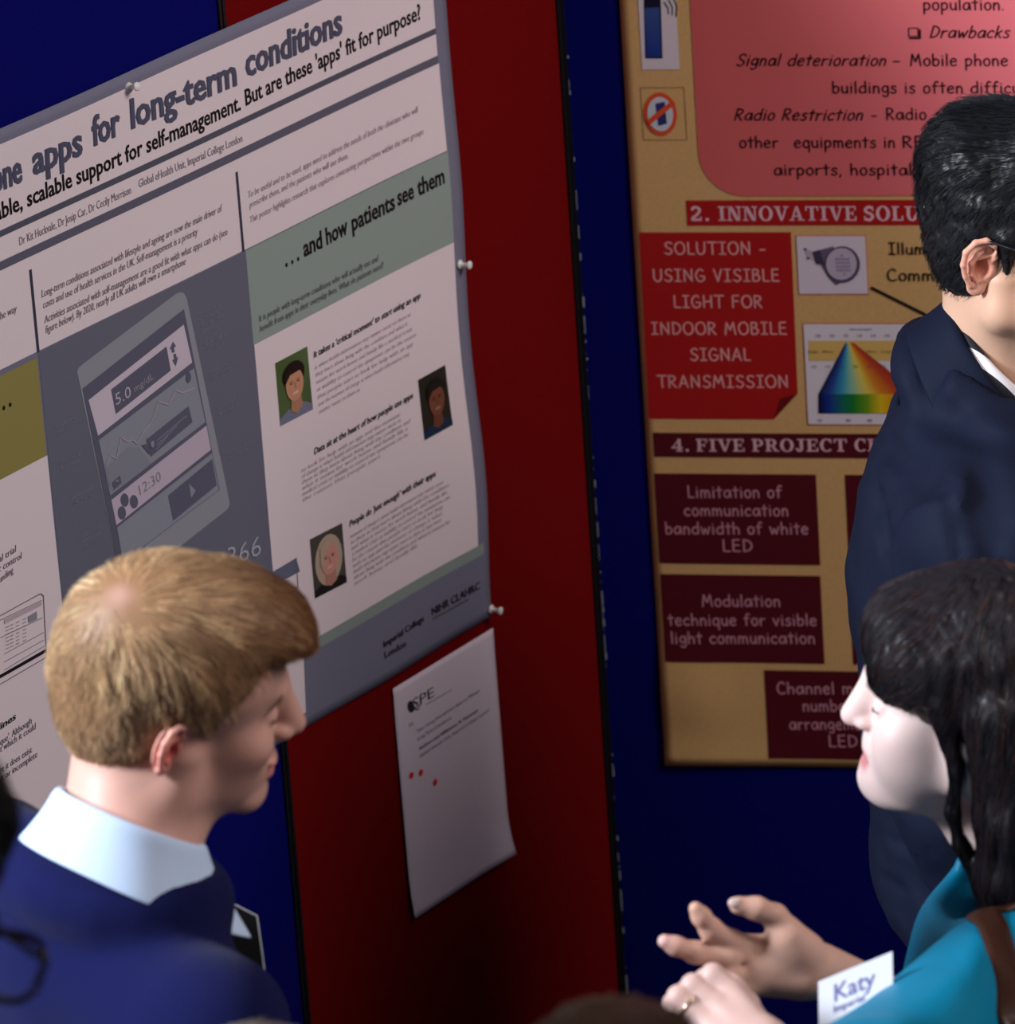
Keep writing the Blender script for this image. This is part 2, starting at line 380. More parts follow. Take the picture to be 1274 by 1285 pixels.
class Sheet:
    def __init__(s, fr, hf): s.fr = fr; s.h = hf; s.pix = True
    def body(s, name, parent, u0, u1, v0, v1, col, nu=60, nv=60, th=.0004, m=M_PRINT, corner=None):
        U, Vv = np.meshgrid(np.linspace(u0, u1, nu+1), np.linspace(v0, v1, nv+1)); U, Vv = U.ravel(), Vv.ravel()
        if corner: U, Vv = corner(U, Vv)
        h = s.h(U, Vv); n = len(U)
        P = np.concatenate([np.stack([U, -h, Vv], 1), np.stack([U, -h+th, Vv], 1)])
        F = []
        idx = lambda i, j: j*(nu+1)+i
        for j in range(nv):
            for i in range(nu):
                q = (idx(i, j), idx(i+1, j), idx(i+1, j+1), idx(i, j+1)); F.append(q); F.append(tuple(n+k for k in q[::-1]))
        rim = [idx(i, 0) for i in range(nu)]+[idx(nu, j) for j in range(nv)]+[idx(i, nv) for i in range(nu, 0, -1)]+[idx(0, j) for j in range(nv, 0, -1)]
        for a, b in zip(rim, rim[1:]+rim[:1]): F.append((a, n+a, n+b, b))
        C = np.array([col]*(2*n))
        return link(name, np_mesh(name, P, F, True, C), m, parent)

# ================================================================== LEFT POSTER
def hL(u, v):
    u = np.asarray(u); v = np.asarray(v)
    e = np.exp(-((u+.05)/.10)**2)
    return .0035 + .010*e*np.exp(-((v-1.13)/.13)**2) + .005*e*np.exp(-((v-1.5)/.12)**2) + .0022*(1+np.sin(u*9+v*4))*.5 \
        + .003*np.exp(-((v-.955)/.05)**2)*(1+np.sin(u*21+1))*.5 + .003*np.exp(-((v-1.8)/.05)**2)*(1+np.sin(u*14))*.5
SL = Sheet(LF, hL)
pl_ = empty('research_poster', LF.mw, 'wide grey-bordered white poster about smartphone apps, pinned across navy and red boards', 'poster')
GREYB = srgb(122, 124, 146); WHT = srgb(238, 226, 233); DK = srgb(28, 28, 40); INK = srgb(20, 18, 24)
SL.body('sheet', pl_, -1.255, -.0585, .955, 1.806, GREYB, 100, 70)
L = lambda x, y: LF.uv(x, y)
Z = lambda x0, y0, s: (lambda x, y: LF.uv(x0+x/s, y0+y/s))
z1, z2, z3, z4, z5 = Z(0, 0, 2.275), Z(0, 330, 3.4727), Z(290, 180, 3.383), Z(290, 540, 3.381), Z(0, 680, 4.016)
VS = 1/985  # metres of board height per photo pixel
p = Print(SL)
p.rect(-1.235, -.0835, 1.6975, 1.7895, WHT, 1, 24); p.rect(-1.235, -.0835, 1.6645, 1.6905, WHT, 1, 24)
p.rect(-1.235, -.082, 1.549, 1.655, WHT, 1, 24)
p.rect(-1.235, -.8465, .99, 1.431, WHT, 1, 10); p.rect(-.4735, -.0805, 1.0545, 1.436, WHT, 1, 16)
p.done('white_panels', pl_)
p = Print(SL)
p.rect(-1.235, -.8475, 1.431, 1.5425, srgb(150, 142, 82), 1, 8)
p.done('olive_heading_band', pl_)
p = Print(SL)
p.rect(-.4745, -.0805, 1.436, 1.5475, srgb(150, 168, 163), 1, 10)
p.done('teal_heading_band', pl_)
p = Print(SL)
p.rect(-.4735, -.0690, 1.0405, 1.0547, srgb(142, 158, 155), 1, 14)
p.done('teal_footer_line', pl_)
p = Print(SL)
DKB = srgb(108, 112, 130)
p.rect(-.8445, -.4745, .99, 1.5475, DKB, 1, 12)
for u in (-.479, -.8447): p.rect(u-.0022, u+.0022, 1.548, 1.641, srgb(60, 62, 82), 2, 3)
p.rect(-1.235, -.0835, 1.6905, 1.6975, srgb(86, 90, 106), 2, 20)
p.rect(-1.235, -.0835, 1.655, 1.6645, srgb(98, 100, 118), 2, 20)
p.done('dark_centre_panel', pl_)
TIT = srgb(84, 88, 112)
p = Print(SL)
for s_, a, b in (("smartphone", (-215, 630), (52, 515)), ("apps", (82, 497), (222, 437)), ("for", (250, 415), (330, 380)), ("long-term", (360, 365), (663, 240)), ("conditions", (690, 218), (967, 93))):
    for e in (0, 2.6): put(p, bfont(s_, .020), z1(a[0]+e, a[1]), z1(b[0]+e-1.3, b[1]), 38*VS, TIT, 3+(e > 0)*.6, .82)
p.done('title_lettering', pl_)
p = Print(SL)
put(p, bfont("viable, scalable support for self-management.", .018), z1(-50, 643), z1(676, 311), 20.5*VS, INK, 3, .80)
put(p, bfont("But are these 'apps' fit for purpose?", .018), z1(690, 300), z1(1192, 52), 21*VS, INK, 3, .80)
p.done('subtitle_lettering', pl_)
GT = srgb(138, 130, 140)
p = Print(SL)
for s_, a, b in (("Dr Kit Huckvale, Dr Josip Car, Dr Cecily Morrison", (47, 699), (362, 550)), ("Global eHealth Unit, Imperial College London", (384, 534), (680, 402))):
    put(p, bfont(s_, -.002), z1(*a), z1(*b), 10.5*VS, GT, 3, .80)
p.done('author_line', pl_)
p = Print(SL)
for s_, a, b in (("Long-term conditions associated with lifestyle and ageing are now the main driver of", (110, 848), (622, 600)),
                 ("costs and use of health services in the UK. Self-management is a priority", (115, 879), (552, 667)),
                 ("Activities associated with self-management are a good fit with what apps can do (see", (118, 922), (637, 667)),
                 ("figure below). By 2020, nearly all UK adults will own a smartphone", (122, 950), (518, 752)),
                 ("in the way", (-30, 922), (40, 887))):
    put(p, bfont(s_, .0, .2), z1(*a), z1(*b), 9.5*VS, srgb(132, 122, 132), 3, .80)
    if s_[0] == 'f': p.done('introduction_text', pl_); p = Print(SL)
p.done('introduction_text', pl_); p = Print(SL)
for s_, a, b in (("To be useful and to be used, apps need to address the needs of both the clinicians who will", (697, 563), (1183, 318)),
                 ("prescribe them, and the patients who will use them.", (700, 592), (985, 450)),
                 ("This poster highlights research that explores contrasting perspectives within the two groups", (702, 634), (1197, 380))):
    put(p, bfont(s_, .0, .2), z1(*a), z1(*b), 8.5*VS, srgb(164, 152, 160), 3, .80)
p.done('introduction_text', pl_)
p = Print(SL)
put(p, bfont(". . .", .03), z3(213, 520), z3(272, 490), 22*VS, INK, 3, .80)
for s_, a, b in (("and", (292, 478), (372, 438)), ("how", (390, 428), (482, 378)), ("patients", (500, 370), (682, 275)), ("see", (693, 262), (760, 228)), ("them", (775, 220), (882, 163))):
    put(p, bfont(s_, .022), z3(*a), z3(*b), 23*VS, INK, 3, .80)
p.done('heading_lettering', pl_); p = Print(SL)
put(p, bfont(". . .", .03), z2(-30, 650), z2(36, 618), 22*VS, INK, 3, .80); p.done('ellipsis_lettering', pl_); p = Print(SL)
put(p, bfont("It is people with long-term conditions who will actually use and", 0, .2), z3(100, 754), z3(612, 495), 8.5*VS, srgb(96, 104, 104), 3, .80)
put(p, bfont("benefit from apps in their everyday lives. What do patients need?", 0, .2), z3(103, 797), z3(634, 524), 8.5*VS, srgb(96, 104, 104), 3, .80)
p.done('subheading_text', pl_)
# findings: headings and the fine print under them
p = Print(SL); q = Print(SL)
put(p, bfont("It takes a 'critical moment' to start using an app", .02, .25), z3(332, 908), z3(790, 652), 8.5*VS, INK, 3, .80)
p.done('finding_heading', pl_); p = Print(SL)
put(p, bfont("Data sit at the heart of how people use apps", .02, .25), L(388.5, 569.5), L(514, 498), 8.5*VS, INK, 3, .80)
p.done('finding_heading', pl_); p = Print(SL)
put(p, bfont("People do 'just enough' with their apps", .02, .25), z4(483, 407), z4(845, 188), 8.5*VS, INK, 3, .80)
p.done('finding_heading', pl_)
words = "a medical crisis or inability to control the symptoms can be the reason that people start to look for help with an app and the moment of change is when health information may matter most to them as they learn about living with the condition and what it means for work home and family life".split()
def fine(start, end, nl, dy, slide, short, col):
    k = random.randrange(len(words))
    for i in range(nl):
        n_ = 10 if i < nl-1 else 5
        s_ = ' '.join((words*3)[k:k+n_]); k = (k+n_) % len(words)
        a = (start[0]+slide*i, start[1]+dy*i); f = 1-(random.random()*.12 if i < nl-1 else short)
        b = (a[0]+(end[0]-start[0])*f, a[1]+(end[1]-start[1])*f)
        put(q, bfont(s_, -.004, .2), L(*a), L(*b), 6*VS, col, 3, .80)
FG = srgb(176, 164, 172)
fine((389.6, 463), (519, 391), 7, 9.2, .9, .6, FG)
fine((372.8, 592), (513, 512), 6, 7.4, .3, .3, FG)
fine((434, 675), (554.7, 601), 9, 7.3, .7, .35, FG)
q.done('fine_print', pl_, 'stuff')
# portraits
def portrait(c, bg, bg2, skin, hair, top, zf, lady=False, offs=0.0):
    pr = Print(SL); C = [np.array(zf(*k)) for k in c]
    f = lambda a, b: tuple((C[0]*(1-a)+C[1]*a)*(1-b)+(C[3]*(1-a)+C[2]*a)*b)   # a across, b down
    W = np.linalg.norm(C[1]-C[0]); Hh = np.linalg.norm(C[3]-C[0])
    pr.quad(C, [bg, bg2, bg, bg2], 2, 3)
    pr.poly([f(0, 1), f(0, .9), f(.25, .82), f(.75, .8), f(1, .9), f(1, 1)][::-1], top, 3)
    if lady: pr.ell(f(.5, .48), W*.42, Hh*.42, hair, 4); 
    pr.poly([f(.38, .6), f(.66, .6), f(.7, .86), f(.5, .92), f(.34, .86)][::-1], tuple(k*.75 for k in skin), 5)
    if not lady: pr.ell(f(.5+offs, .3), W*.34, Hh*.2, hair, 5)
    pr.ell(f(.5+offs, .46), W*.27, Hh*.26, skin, 6)
    if lady: pr.poly([f(.22, .5), f(.25, .22), f(.5, .12), f(.62, .2), f(.4, .3), f(.32, .6)][::-1], hair, 7)
    else: pr.poly([f(.2+offs, .42), f(.22+offs, .22), f(.5+offs, .12), f(.8+offs, .24), f(.8+offs, .4), f(.68+offs, .28), f(.38+offs, .29)][::-1], hair, 7)
    for sx in (-.11, .11):
        pr.ell(f(.5+offs+sx, .43), W*.045, Hh*.014, tuple(k*.2 for k in skin), 7, n=8)
        pr.line([f(.5+offs+sx-.06, .4), f(.5+offs+sx+.06, .395)], Hh*.012, tuple(k*.25 for k in skin), 7, False)
    pr.line([f(.5+offs, .44), f(.52+offs, .52)], W*.035, tuple(k*.72 for k in skin), 7)
    pr.ell(f(.5+offs, .595), W*.1, Hh*.02, (.75, .5, .45) if skin[0] > .3 else (.4, .2, .18), 7, n=10)
    pr.done('printed_portrait', pl_)
portrait([(168, 930), (305, 858), (328, 1125), (190, 1197)], srgb(70, 95, 50), srgb(90, 110, 70), srgb(205, 150, 120), srgb(35, 22, 20), srgb(120, 125, 150), z3)
portrait([(778, 1002), (892, 937), (915, 1190), (802, 1257)], srgb(40, 40, 30), srgb(45, 40, 35), srgb(125, 75, 55), srgb(30, 25, 25), srgb(25, 50, 80), z3, offs=.04)
portrait([(315, 460), (452, 390), (472, 640), (338, 710)], srgb(80, 75, 70), srgb(70, 70, 70), srgb(215, 155, 140), srgb(190, 170, 150), srgb(30, 28, 32), z4, lady=True)
p = Print(SL)
put(p, bfont("Imperial College", .012), z4(625, 917), z4(798, 803), 9*VS, INK, 3, .80)
put(p, bfont("London", .012), z4(628, 962), z4(718, 910), 9*VS, srgb(45, 45, 55), 3, .80)
put(p, bfont("NIHR CLAHRC", .012), z4(832, 782), z4(1030, 667), 11*VS, INK, 3, .80)
put(p, bfont("for Northwest London research and care", 0), z4(834, 802), z4(985, 716), 4*VS, INK, 3, .80)
p.done('logo_lettering', pl_)
# smartphone illustration
p = Print(SL); PG = srgb(152, 156, 168); PL = srgb(214, 203, 220); PD = srgb(98, 100, 122); PM = srgb(146, 152, 166)
zz = lambda pts: [z2(*k) for k in pts]
P_ = lambda pts, col, layer: p.poly(zz(pts)[::-1], col, layer)
P_([(322, 470), (328, 455), (345, 440), (750, 130), (770, 124), (784, 130), (795, 152), (982, 1030), (984, 1050), (975, 1070), (610, 1360), (520, 1420)], PG, 2)
P_([(345, 545), (782, 197), (940, 985), (500, 1320)], PD, 3)
P_([(370, 595), (780, 265), (817, 430), (412, 750)], PL, 4)
P_([(467, 548), (705, 360), (724, 465), (488, 655)], PD, 5)
put(p, bfont("5.0", -.005), z2(488, 617), z2(553, 578), 15*VS, srgb(200, 195, 205), 6, .80)
put(p, bfont("mg/dL", -.005), z2(568, 560), z2(650, 500), 9*VS, srgb(170, 165, 178), 6, .80)
P_([(733, 338), (746, 360), (737, 366), (741, 385), (729, 388), (726, 370), (718, 374)], PD, 5)
P_([(745, 446), (730, 420), (738, 416), (735, 394), (745, 390), (750, 410), (757, 404)], PD, 5)
P_([(415, 770), (825, 455), (875, 690), (465, 1010)], PM, 4)
P_([(445, 890), (540, 800), (590, 800), (640, 870), (480, 990), (465, 985)], srgb(138, 143, 158), 5)
p.line(zz([(445, 880), (465, 835), (490, 850), (510, 755), (535, 775), (560, 768), (580, 785), (600, 740), (640, 690), (672, 600), (715, 614), (745, 550), (775, 562), (825, 540)]), .0016, srgb(178, 170, 186), 6)
P_([(620, 765), (800, 620), (818, 690), (640, 840)], PD, 6); P_([(598, 790), (640, 780), (632, 832)], PD, 6)
for k in range(3): p.line(zz([(662, 772+k*18), (790-k*40, 662+k*44)]), .001, PM, 7)
p.ell(z2(645, 785), .003, .004, PM, 7)
p.ell(z2(800, 495), .0045, .006, PD, 6); P_([(470, 955), (505, 922), (512, 955), (480, 985)], PD, 6); P_([(483, 950), (496, 938), (498, 950)], PM, 7)
P_([(470, 1030), (880, 705), (900, 810), (492, 1140)], srgb(200, 188, 208), 4)
put(p, bfont("12:30", -.005), z2(594, 1010), z2(686, 943), 14*VS, srgb(140, 138, 152), 5, .80)
for c in ((527, 1030), (567, 1037), (515, 1086)): p.ell(z2(*c), .0065, .0085, PD, 5, .5)
P_([(495, 1150), (905, 825), (935, 985), (520, 1300)], PM, 4); P_([(715, 1010), (905, 850), (925, 965), (738, 1120)], PD, 5); P_([(803, 958), (833, 988), (814, 1020)], PM, 6)
put(p, bfont("366", -.01), L(281, 712), L(322, 695), 27*VS, srgb(182, 186, 200), 4, .80)
for (x, y, n_) in ((848, 232, 4), (870, 360, 2), (900, 480, 2), (930, 640, 2), (978, 830, 2), (230, 720, 2), (245, 880, 2), (300, 1030, 2), (340, 1195, 3)):
    for i in range(n_):
        s_ = ' '.join(random.sample(words, 4 if i % 2 == 0 else 3))
        put(p, bfont(s_, -.002, .1), z2(x+i*5, y+i*24), z2(x+i*5+95-12*(i % 2), y+i*24-47+6*(i % 2)), 5.5*VS, srgb(142, 145, 162), 3, .80)
p.done('smartphone_drawing', pl_)
# callout card between the columns, and the left column's text and table
p = Print(SL)
p.poly([L(58, 872), L(200, 800), L(366, 699), L(371, 716), L(200, 815), L(60, 888)][::-1], srgb(104, 112, 136), 3)
p.poly([L(60, 888), L(371, 716), L(379, 893), L(300, 930), L(95, 935)][::-1], WHT, 3)
p.line([L(60, 888), L(88, 922)], .0012, GREYB, 4); p.line([L(366, 699), L(368, 735), L(362, 742)], .0016, DKB, 4)
p.done('callout_card', pl_)
p = Print(SL)
for s_, a, b, b_ in (("clinical trial", (-95, 145), (66, 42), 0), ("glycaemic control", (-140, 215), (94, 78), 0), ("funding", (-30, 208), (50, 148), 0),
                 ("Guidelines", (-150, 1030), (60, 885), 1), ("technique'. Although", (-90, 1068), (140, 908), 0), ("against which it could", (-90, 1100), (162, 935), 0),
                 ("where it does exist", (-70, 1190), (141, 1053), 0), ("correct or incomplete", (-90, 1250), (167, 1077), 0)):
    put(p, bfont(s_, .02 if b_ else 0, .2), z5(*a), z5(*b), 8.5*VS, INK if b_ else srgb(105, 98, 110), 3, .80)
TL = srgb(125, 120, 138)
p.line([z5(-200, 465), z5(175, 262), z5(188, 258), z5(200, 268), z5(215, 560), z5(208, 580), z5(-200, 815)], .0012, TL, 3)
for a, b in (((-150, 450), (192, 290)), ((-100, 515), (195, 378)), ((0, 560), (200, 452)), ((0, 600), (202, 490)), ((0, 640), (204, 520))): p.line([z5(*a), z5(*b)], .0008, TL, 3, False)
p.line([z5(-160, 750), z5(210, 543)], .004, srgb(30, 28, 38), 4, False)
p.poly([z5(120, 372), z5(165, 345), z5(168, 385), z5(125, 405)][::-1], srgb(150, 145, 160), 3)
p.poly([z5(0, 385), z5(190, 295), z5(192, 315), z5(0, 410)][::-1], srgb(200, 180, 190), 3)
for x in (8, 30, 60, 95):
    for k in range(7): p.line([z5(x, 430+k*18-x*.45), z5(x+16, 423+k*18-x*.45)], .0012, srgb(165, 158, 172), 3, False)
p.done('left_column_print', pl_)

# ================================================================== ABSTRACT SHEET UNDER THE POSTER
def hA(u, v):
    u = np.asarray(u); v = np.asarray(v)
    return .003 + .05*np.clip((.70-v)/.12, 0, 1)**2*(.35+.65*np.clip((u+.12)/.13, 0, 1)) + .003*np.clip((.9-v)/.3, 0, 1)
SA = Sheet(LF, hA)
a4 = empty('abstract_sheet', LF.mw, 'small white printed page with three red dots, hanging below the wide poster', 'paper sheet')
SA.body('sheet', a4, -.2605, -.0505, .640, .9365, srgb(228, 218, 232), 24, 36)
za = Z(480, 800, 6.422)
p = Print(SA)
put(p, bfont("SPE", -.005), za(225, 575), za(395, 470), 15*VS, srgb(60, 58, 70), 3, .80)
p.ell(za(208, 552), .0055, .0085, srgb(40, 40, 48), 3, .5); p.line([za(230, 570), za(265, 575), za(280, 540)], .0015, srgb(50, 50, 60), 3)
p.line([za(330, 535), za(535, 418)], .0012, srgb(150, 142, 155), 3, False)
for s_, a, b, bo in (("Title: Using Smartphone Apps to Manage", (255, 765), (760, 430), 0), ("Long Term Conditions", (262, 825), (530, 650), 0),
                 ("Authors and Affiliations: K. Huckvale", (270, 905), (745, 590), .02), ("Global eHealth Unit, Imperial College London", (275, 965), (840, 585), 0), ("15", (195, 715), (225, 700), 0)):
    put(p, bfont(s_, bo), za(*a), za(*b), 4.6*VS, srgb(110, 102, 116), 3, .80)
p.done('page_lettering', a4)
for c in ((208, 1105), (284, 1082), (398, 1160)):
    p = Print(SA); p.ell(za(*c), .0042, .0042, srgb(235, 40, 30), 3, n=16); p.done('red_dot_sticker', a4)

# ================================================================== RIGHT POSTER
def hR(u, v):
    u = np.asarray(u); v = np.asarray(v)
    return .003 + .006*np.exp(-((v-.76)/.05)**2-((u-.11)/.05)**2) + .0008*(1+np.sin(u*11+v*5))*.5 + .004*np.exp(-((v-.67)/.03)**2)*(1+np.sin(u*16))*.5
SR = Sheet(RF, hR)
pr_ = empty('project_poster', RF.mw, 'tan poster with red and maroon text boxes, pinned on the right navy board', 'poster')
SR.body('sheet', pr_, .0745, .9155, .6705, 1.8595, srgb(218, 176, 118), 70, 100,
        m=mat('linen_print_paper', (1, 1, 1), .55, attr=True, spec=.25, var=.05, vscale=220))
R = lambda x, y: RF.uv(x, y)
ZR = lambda x0, y0, s: (lambda x, y: RF.uv(x0+x/s, y0+y/s))
z6, z7, z8 = ZR(770, 0, 2.528), ZR(780, 240, 3.185), ZR(780, 560, 3.06)
CK = srgb(40, 10, 14); MAR = srgb(86, 14, 28); RDD = srgb(176, 24, 26); LT = srgb(232, 186, 198)
p = Print(SR)
n_ = 12; rc = .055; u0, u1, v0, v1 = .1597, .85, 1.4152, 1.80
pts = [(u0, v1)]+[(u0+rc-rc*math.cos(t), v0+rc-rc*math.sin(t)) for t in [i*math.pi/2/n_ for i in range(n_+1)]]+[(u1, v0), (u1, v1)]
cen = (.5, 1.62)
cols = [tuple(np.array(srgb(214, 98, 98))*(1-t)+np.array(srgb(246, 130, 142))*t) for t in [min(max((q[0]-.16)/.4, 0), 1) for q in pts]]
p.poly(pts[::-1][::-1], cols, 1)
p.line(pts, .0012, srgb(200, 110, 90), 2, False)
p.done('pink_text_box', pr_)
p = Print(SR)
h_ = 14.2*VS
def C(s_, a, b, y, z, sh=0.0, hc=h_, col=CK, wt=.115): put(p, comic_geo(s_, wt, sh), z(a, y), z(b, y), hc, col, 3)
C("population.", 985, 1240, 28, z6); C("Drawbacks", 1005, 1262, 116, z6, .3)
C("Signal deterioration", 392, 868, 205, z6, .3); C("-", 888, 912, 205, z6); C("Mobile phone", 943, 1253, 205, z6)
C("buildings is often", 697, 1110, 292, z6); C("difficult to get", 1135, 1500, 292, z6)
C("Radio Restriction", 385, 795, 378, z6, .3); C("-", 820, 838, 378, z6); C("Radio", 868, 995, 376, z6); C("signals", 1022, 1190, 376, z6)
C("other", 402, 527, 465, z6); C("equipments in", 575, 895, 465, z6); C("RF", 920, 985, 465, z6); C("airports, hospitals", 512, 975, 552, z6)
p.line([z6(938, 86), z6(968, 86), z6(968, 112), z6(938, 112), z6(938, 86)], .0012, CK, 3); p.line([z6(942, 118), z6(974, 118), z6(974, 92)], .0022, CK, 3)
p.done('handwritten_style_text', pr_)
def band(name, ext, col, txts, z, hc):
    global p
    p = Print(SR); p.rect(*ext, col, 2, 3)
    for s_, a, b, y in txts: put(p, slab_geo(s_), z(a, y), z(b, y), hc, LT, 3)
    p.done(name, pr_)
band('red_heading_band', (.1413, .85, 1.3783, 1.4100), RDD, (("2.", 247, 305, 697), ("INNOVATIVE", 335, 773, 697), ("SOLUTION", 797, 1150, 697)), z6, 18.2*VS)
band('maroon_heading_band', (.0838, .85, 1.0807, 1.1121), MAR, (("4.", 203, 272, 1035), ("FIVE", 303, 495, 1035), ("PROJECT", 525, 905, 1035), ("CHALLENGES", 935, 1470, 1035)), z7, 16.2*VS)
p = Print(SR)
p.poly([(.0818, 1.3696), (.2668, 1.3696), (.2652, 1.1640), (.2345, 1.1305), (.0800, 1.1303)][::-1], RDD, 2)
p.poly([(.2345, 1.1305), (.2430, 1.1570), (.2652, 1.1640)][::-1], srgb(110, 10, 14), 3)
for s_, a, b, y in (("SOLUTION -", 173, 580, 247), ("USING VISIBLE", 130, 635, 355), ("LIGHT FOR", 213, 567, 460), ("INDOOR MOBILE", 122, 665, 567), ("SIGNAL", 277, 522, 671), ("TRANSMISSION", 145, 668, 779)):
    C(s_, a, b, y, z7, 0, 15.2*VS, srgb(236, 168, 168), .13)
p.done('red_text_box', pr_)
p = Print(SR)
C("Illumination", 1070, 1430, 248, z7, 0, 14.5*VS); C("Communication", 1065, 1560, 353, z7, 0, 14.5*VS)
p.line([z7(1003, 382), z7(1330, 545)], .0036, srgb(22, 28, 18), 3)
p.done('lamp_caption', pr_)
def mbox(name, ext, txts):
    global p
    p = Print(SR); p.rect(*ext, MAR, 2, 3)
    for s_, a, b, y in txts: C(s_, a, b, y, z8, 0, 15.3*VS, srgb(214, 150, 168), .12)
    p.done(name, pr_)
mbox('maroon_text_box', (.0825, .2826, .9405, 1.0590), (("Limitation of", 258, 622, 192), ("communication", 243, 643, 262), ("bandwidth of white", 172, 720, 332), ("LED", 393, 507, 399)))
mbox('maroon_text_box', (.0825, .2818, .8097, .9262), (("Modulation", 312, 612, 610), ("technique for visible", 180, 752, 683), ("light communication", 195, 745, 752)))
mbox('maroon_text_box', (.2058, .42, .6818, .7999), (("Channel model", 600, 1010, 945), ("number and", 700, 1010, 1012), ("arrangement of", 648, 1060, 1082), ("LED", 800, 910, 1149)))
mbox('maroon_text_box', (.3182, .52, .9402, 1.0589), ()); mbox('maroon_text_box', (.3176, .52, .8095, .9270), ())
# photo of a lamp
p = Print(SR)
p.rect(.2722, .3574, 1.2905, 1.3656, srgb(210, 110, 100), 2, 2); p.rect(.2732, .3564, 1.2916, 1.3646, srgb(226, 216, 232), 3, 2)
P7 = lambda pts, col, layer: p.poly([z7(*k) for k in pts][::-1], col, layer)
P7([(770, 240), (800, 228), (850, 215), (900, 350), (860, 372), (828, 340), (800, 290), (775, 275)], srgb(110, 95, 125), 4)
P7([(735, 222), (770, 236), (775, 275), (745, 262)], srgb(190, 178, 200), 4)
P7([(765, 238), (795, 228), (815, 290), (780, 285)], srgb(70, 60, 85), 5)
p.ell(z7(885, 288), .0215, .0235, srgb(86, 74, 102), 5, -.3); p.ell(z7(882, 285), .0185, .0205, srgb(196, 182, 205), 6, -.3)
for a in range(7):
    for b in range(6):
        if (a-3)**2/9+(b-2.5)**2/7 < 1: p.ell(z7(848+a*12+b*2, 250+b*15), .0016, .0018, srgb(160, 146, 176), 7, n=7)
for c in ((738, 226), (750, 262)): p.ell(z7(*c), .0016, .0016, srgb(60, 50, 70), 6, n=7)
p.done('printed_lamp_photo', pr_)
# spectrum chart
p = Print(SR)
p.rect(.2752, .4800, 1.1232, 1.2543, srgb(200, 110, 80), 2, 2); p.rect(.2765, .4790, 1.1245, 1.2530, srgb(232, 226, 238), 3, 2)
P7([(750, 592), (1300, 592), (1300, 672), (752, 672)], srgb(226, 190, 110), 4)
cols = [srgb(20, 25, 60), srgb(40, 70, 160), srgb(60, 165, 200), srgb(150, 205, 170), srgb(235, 215, 90), srgb(225, 140, 40), srgb(200, 75, 40), srgb(170, 50, 40)]
xs = [790, 835, 885, 930, 985, 1040, 1110, 1190]; xt = [898, 901, 904, 907, 911, 916, 922, 930]
for i in range(7):
    p.quad([z7(xt[i], 600), z7(xt[i+1], 600), z7(xs[i+1], 805), z7(xs[i], 805)], [cols[i], cols[i+1], cols[i+1], cols[i]], 5, 6)
c2 = [srgb(10, 12, 40), srgb(25, 50, 150), srgb(20, 110, 100), srgb(20, 130, 40), srgb(110, 160, 30), srgb(235, 200, 30), srgb(230, 120, 20), srgb(200, 40, 20)]
for i in range(7): p.quad([z7(xs[i], 805), z7(xs[i+1], 805), z7(xs[i+1], 882), z7(xs[i], 882)], [c2[i], c2[i+1], c2[i+1], c2[i]], 5, 2)
put(p, bfont("Wavelength", 0), z7(915, 550), z7(1003, 550), 3*VS, srgb(90, 80, 100), 5, .80)
for i in range(8):
    put(p, bfont("10", 0), z7(782+i*55, 577), z7(800+i*55, 577), 4*VS, srgb(120, 110, 130), 5, .80)
    if i not in (2, 3): put(p, bfont(["Radio", "Micro", "", "", "Ultra", "X-rays", "Gamma", "Cosmic"][i], 0), z7(750+i*58, 640), z7(790+i*58, 640), 4*VS, srgb(120, 90, 40), 6, .80)
for x, s_ in ((785, "400"), (900, "500"), (985, "600")): put(p, bfont(s_, 0), z7(x, 915), z7(x+20, 915), 4*VS, srgb(90, 80, 100), 5, .80)
for i in range(6): put(p, bfont("10", 0), z7(765+i*55, 700), z7(782+i*55, 700), 4*VS, srgb(110, 100, 110), 6, .80)
p.done('printed_spectrum_chart', pr_)
# phone picture and no-phones sign
p = Print(SR)
p.rect(.0972, .1427, 1.574, 1.70, srgb(225, 215, 226), 2, 2)
P6 = lambda pts, col, layer: p.poly([z6(*k) for k in pts][::-1], col, layer)
P6([(97, -60), (150, -60), (158, 182), (103, 182)], srgb(22, 24, 50), 3)
p.quad([z6(101, 22), z6(147, 20), z6(154, 176), z6(107, 178)], [srgb(60, 85, 150), srgb(60, 85, 150), srgb(30, 60, 150), srgb(30, 50, 140)], 4, 3)
for k in range(3): p.line([z6(163+k*14, 5-k*8), z6(175+k*14, 22-k*2), z6(176+k*12, 40+k*4)], .0016, srgb(50, 45, 70), 3)
p.done('printed_phone_picture', pr_)
p = Print(SR)
p.line([(.0940, 1.5515), (.1466, 1.5515), (.1466, 1.4862), (.0940, 1.4862), (.0940, 1.5515)], .0007, srgb(150, 110, 70), 2, False)
c0 = z6(151, 358)
p.ell(c0, .0200, .0270, srgb(226, 84, 44), 3, n=32); p.ell(c0, .0155, .0215, srgb(206, 214, 228), 4, n=32)
P6([(135, 325), (165, 318), (172, 388), (145, 395)], srgb(48, 52, 120), 5)
P6([(190, 312), (200, 325), (118, 392), (108, 378)], srgb(226, 84, 44), 6)
p.done('printed_no_phones_sign', pr_)

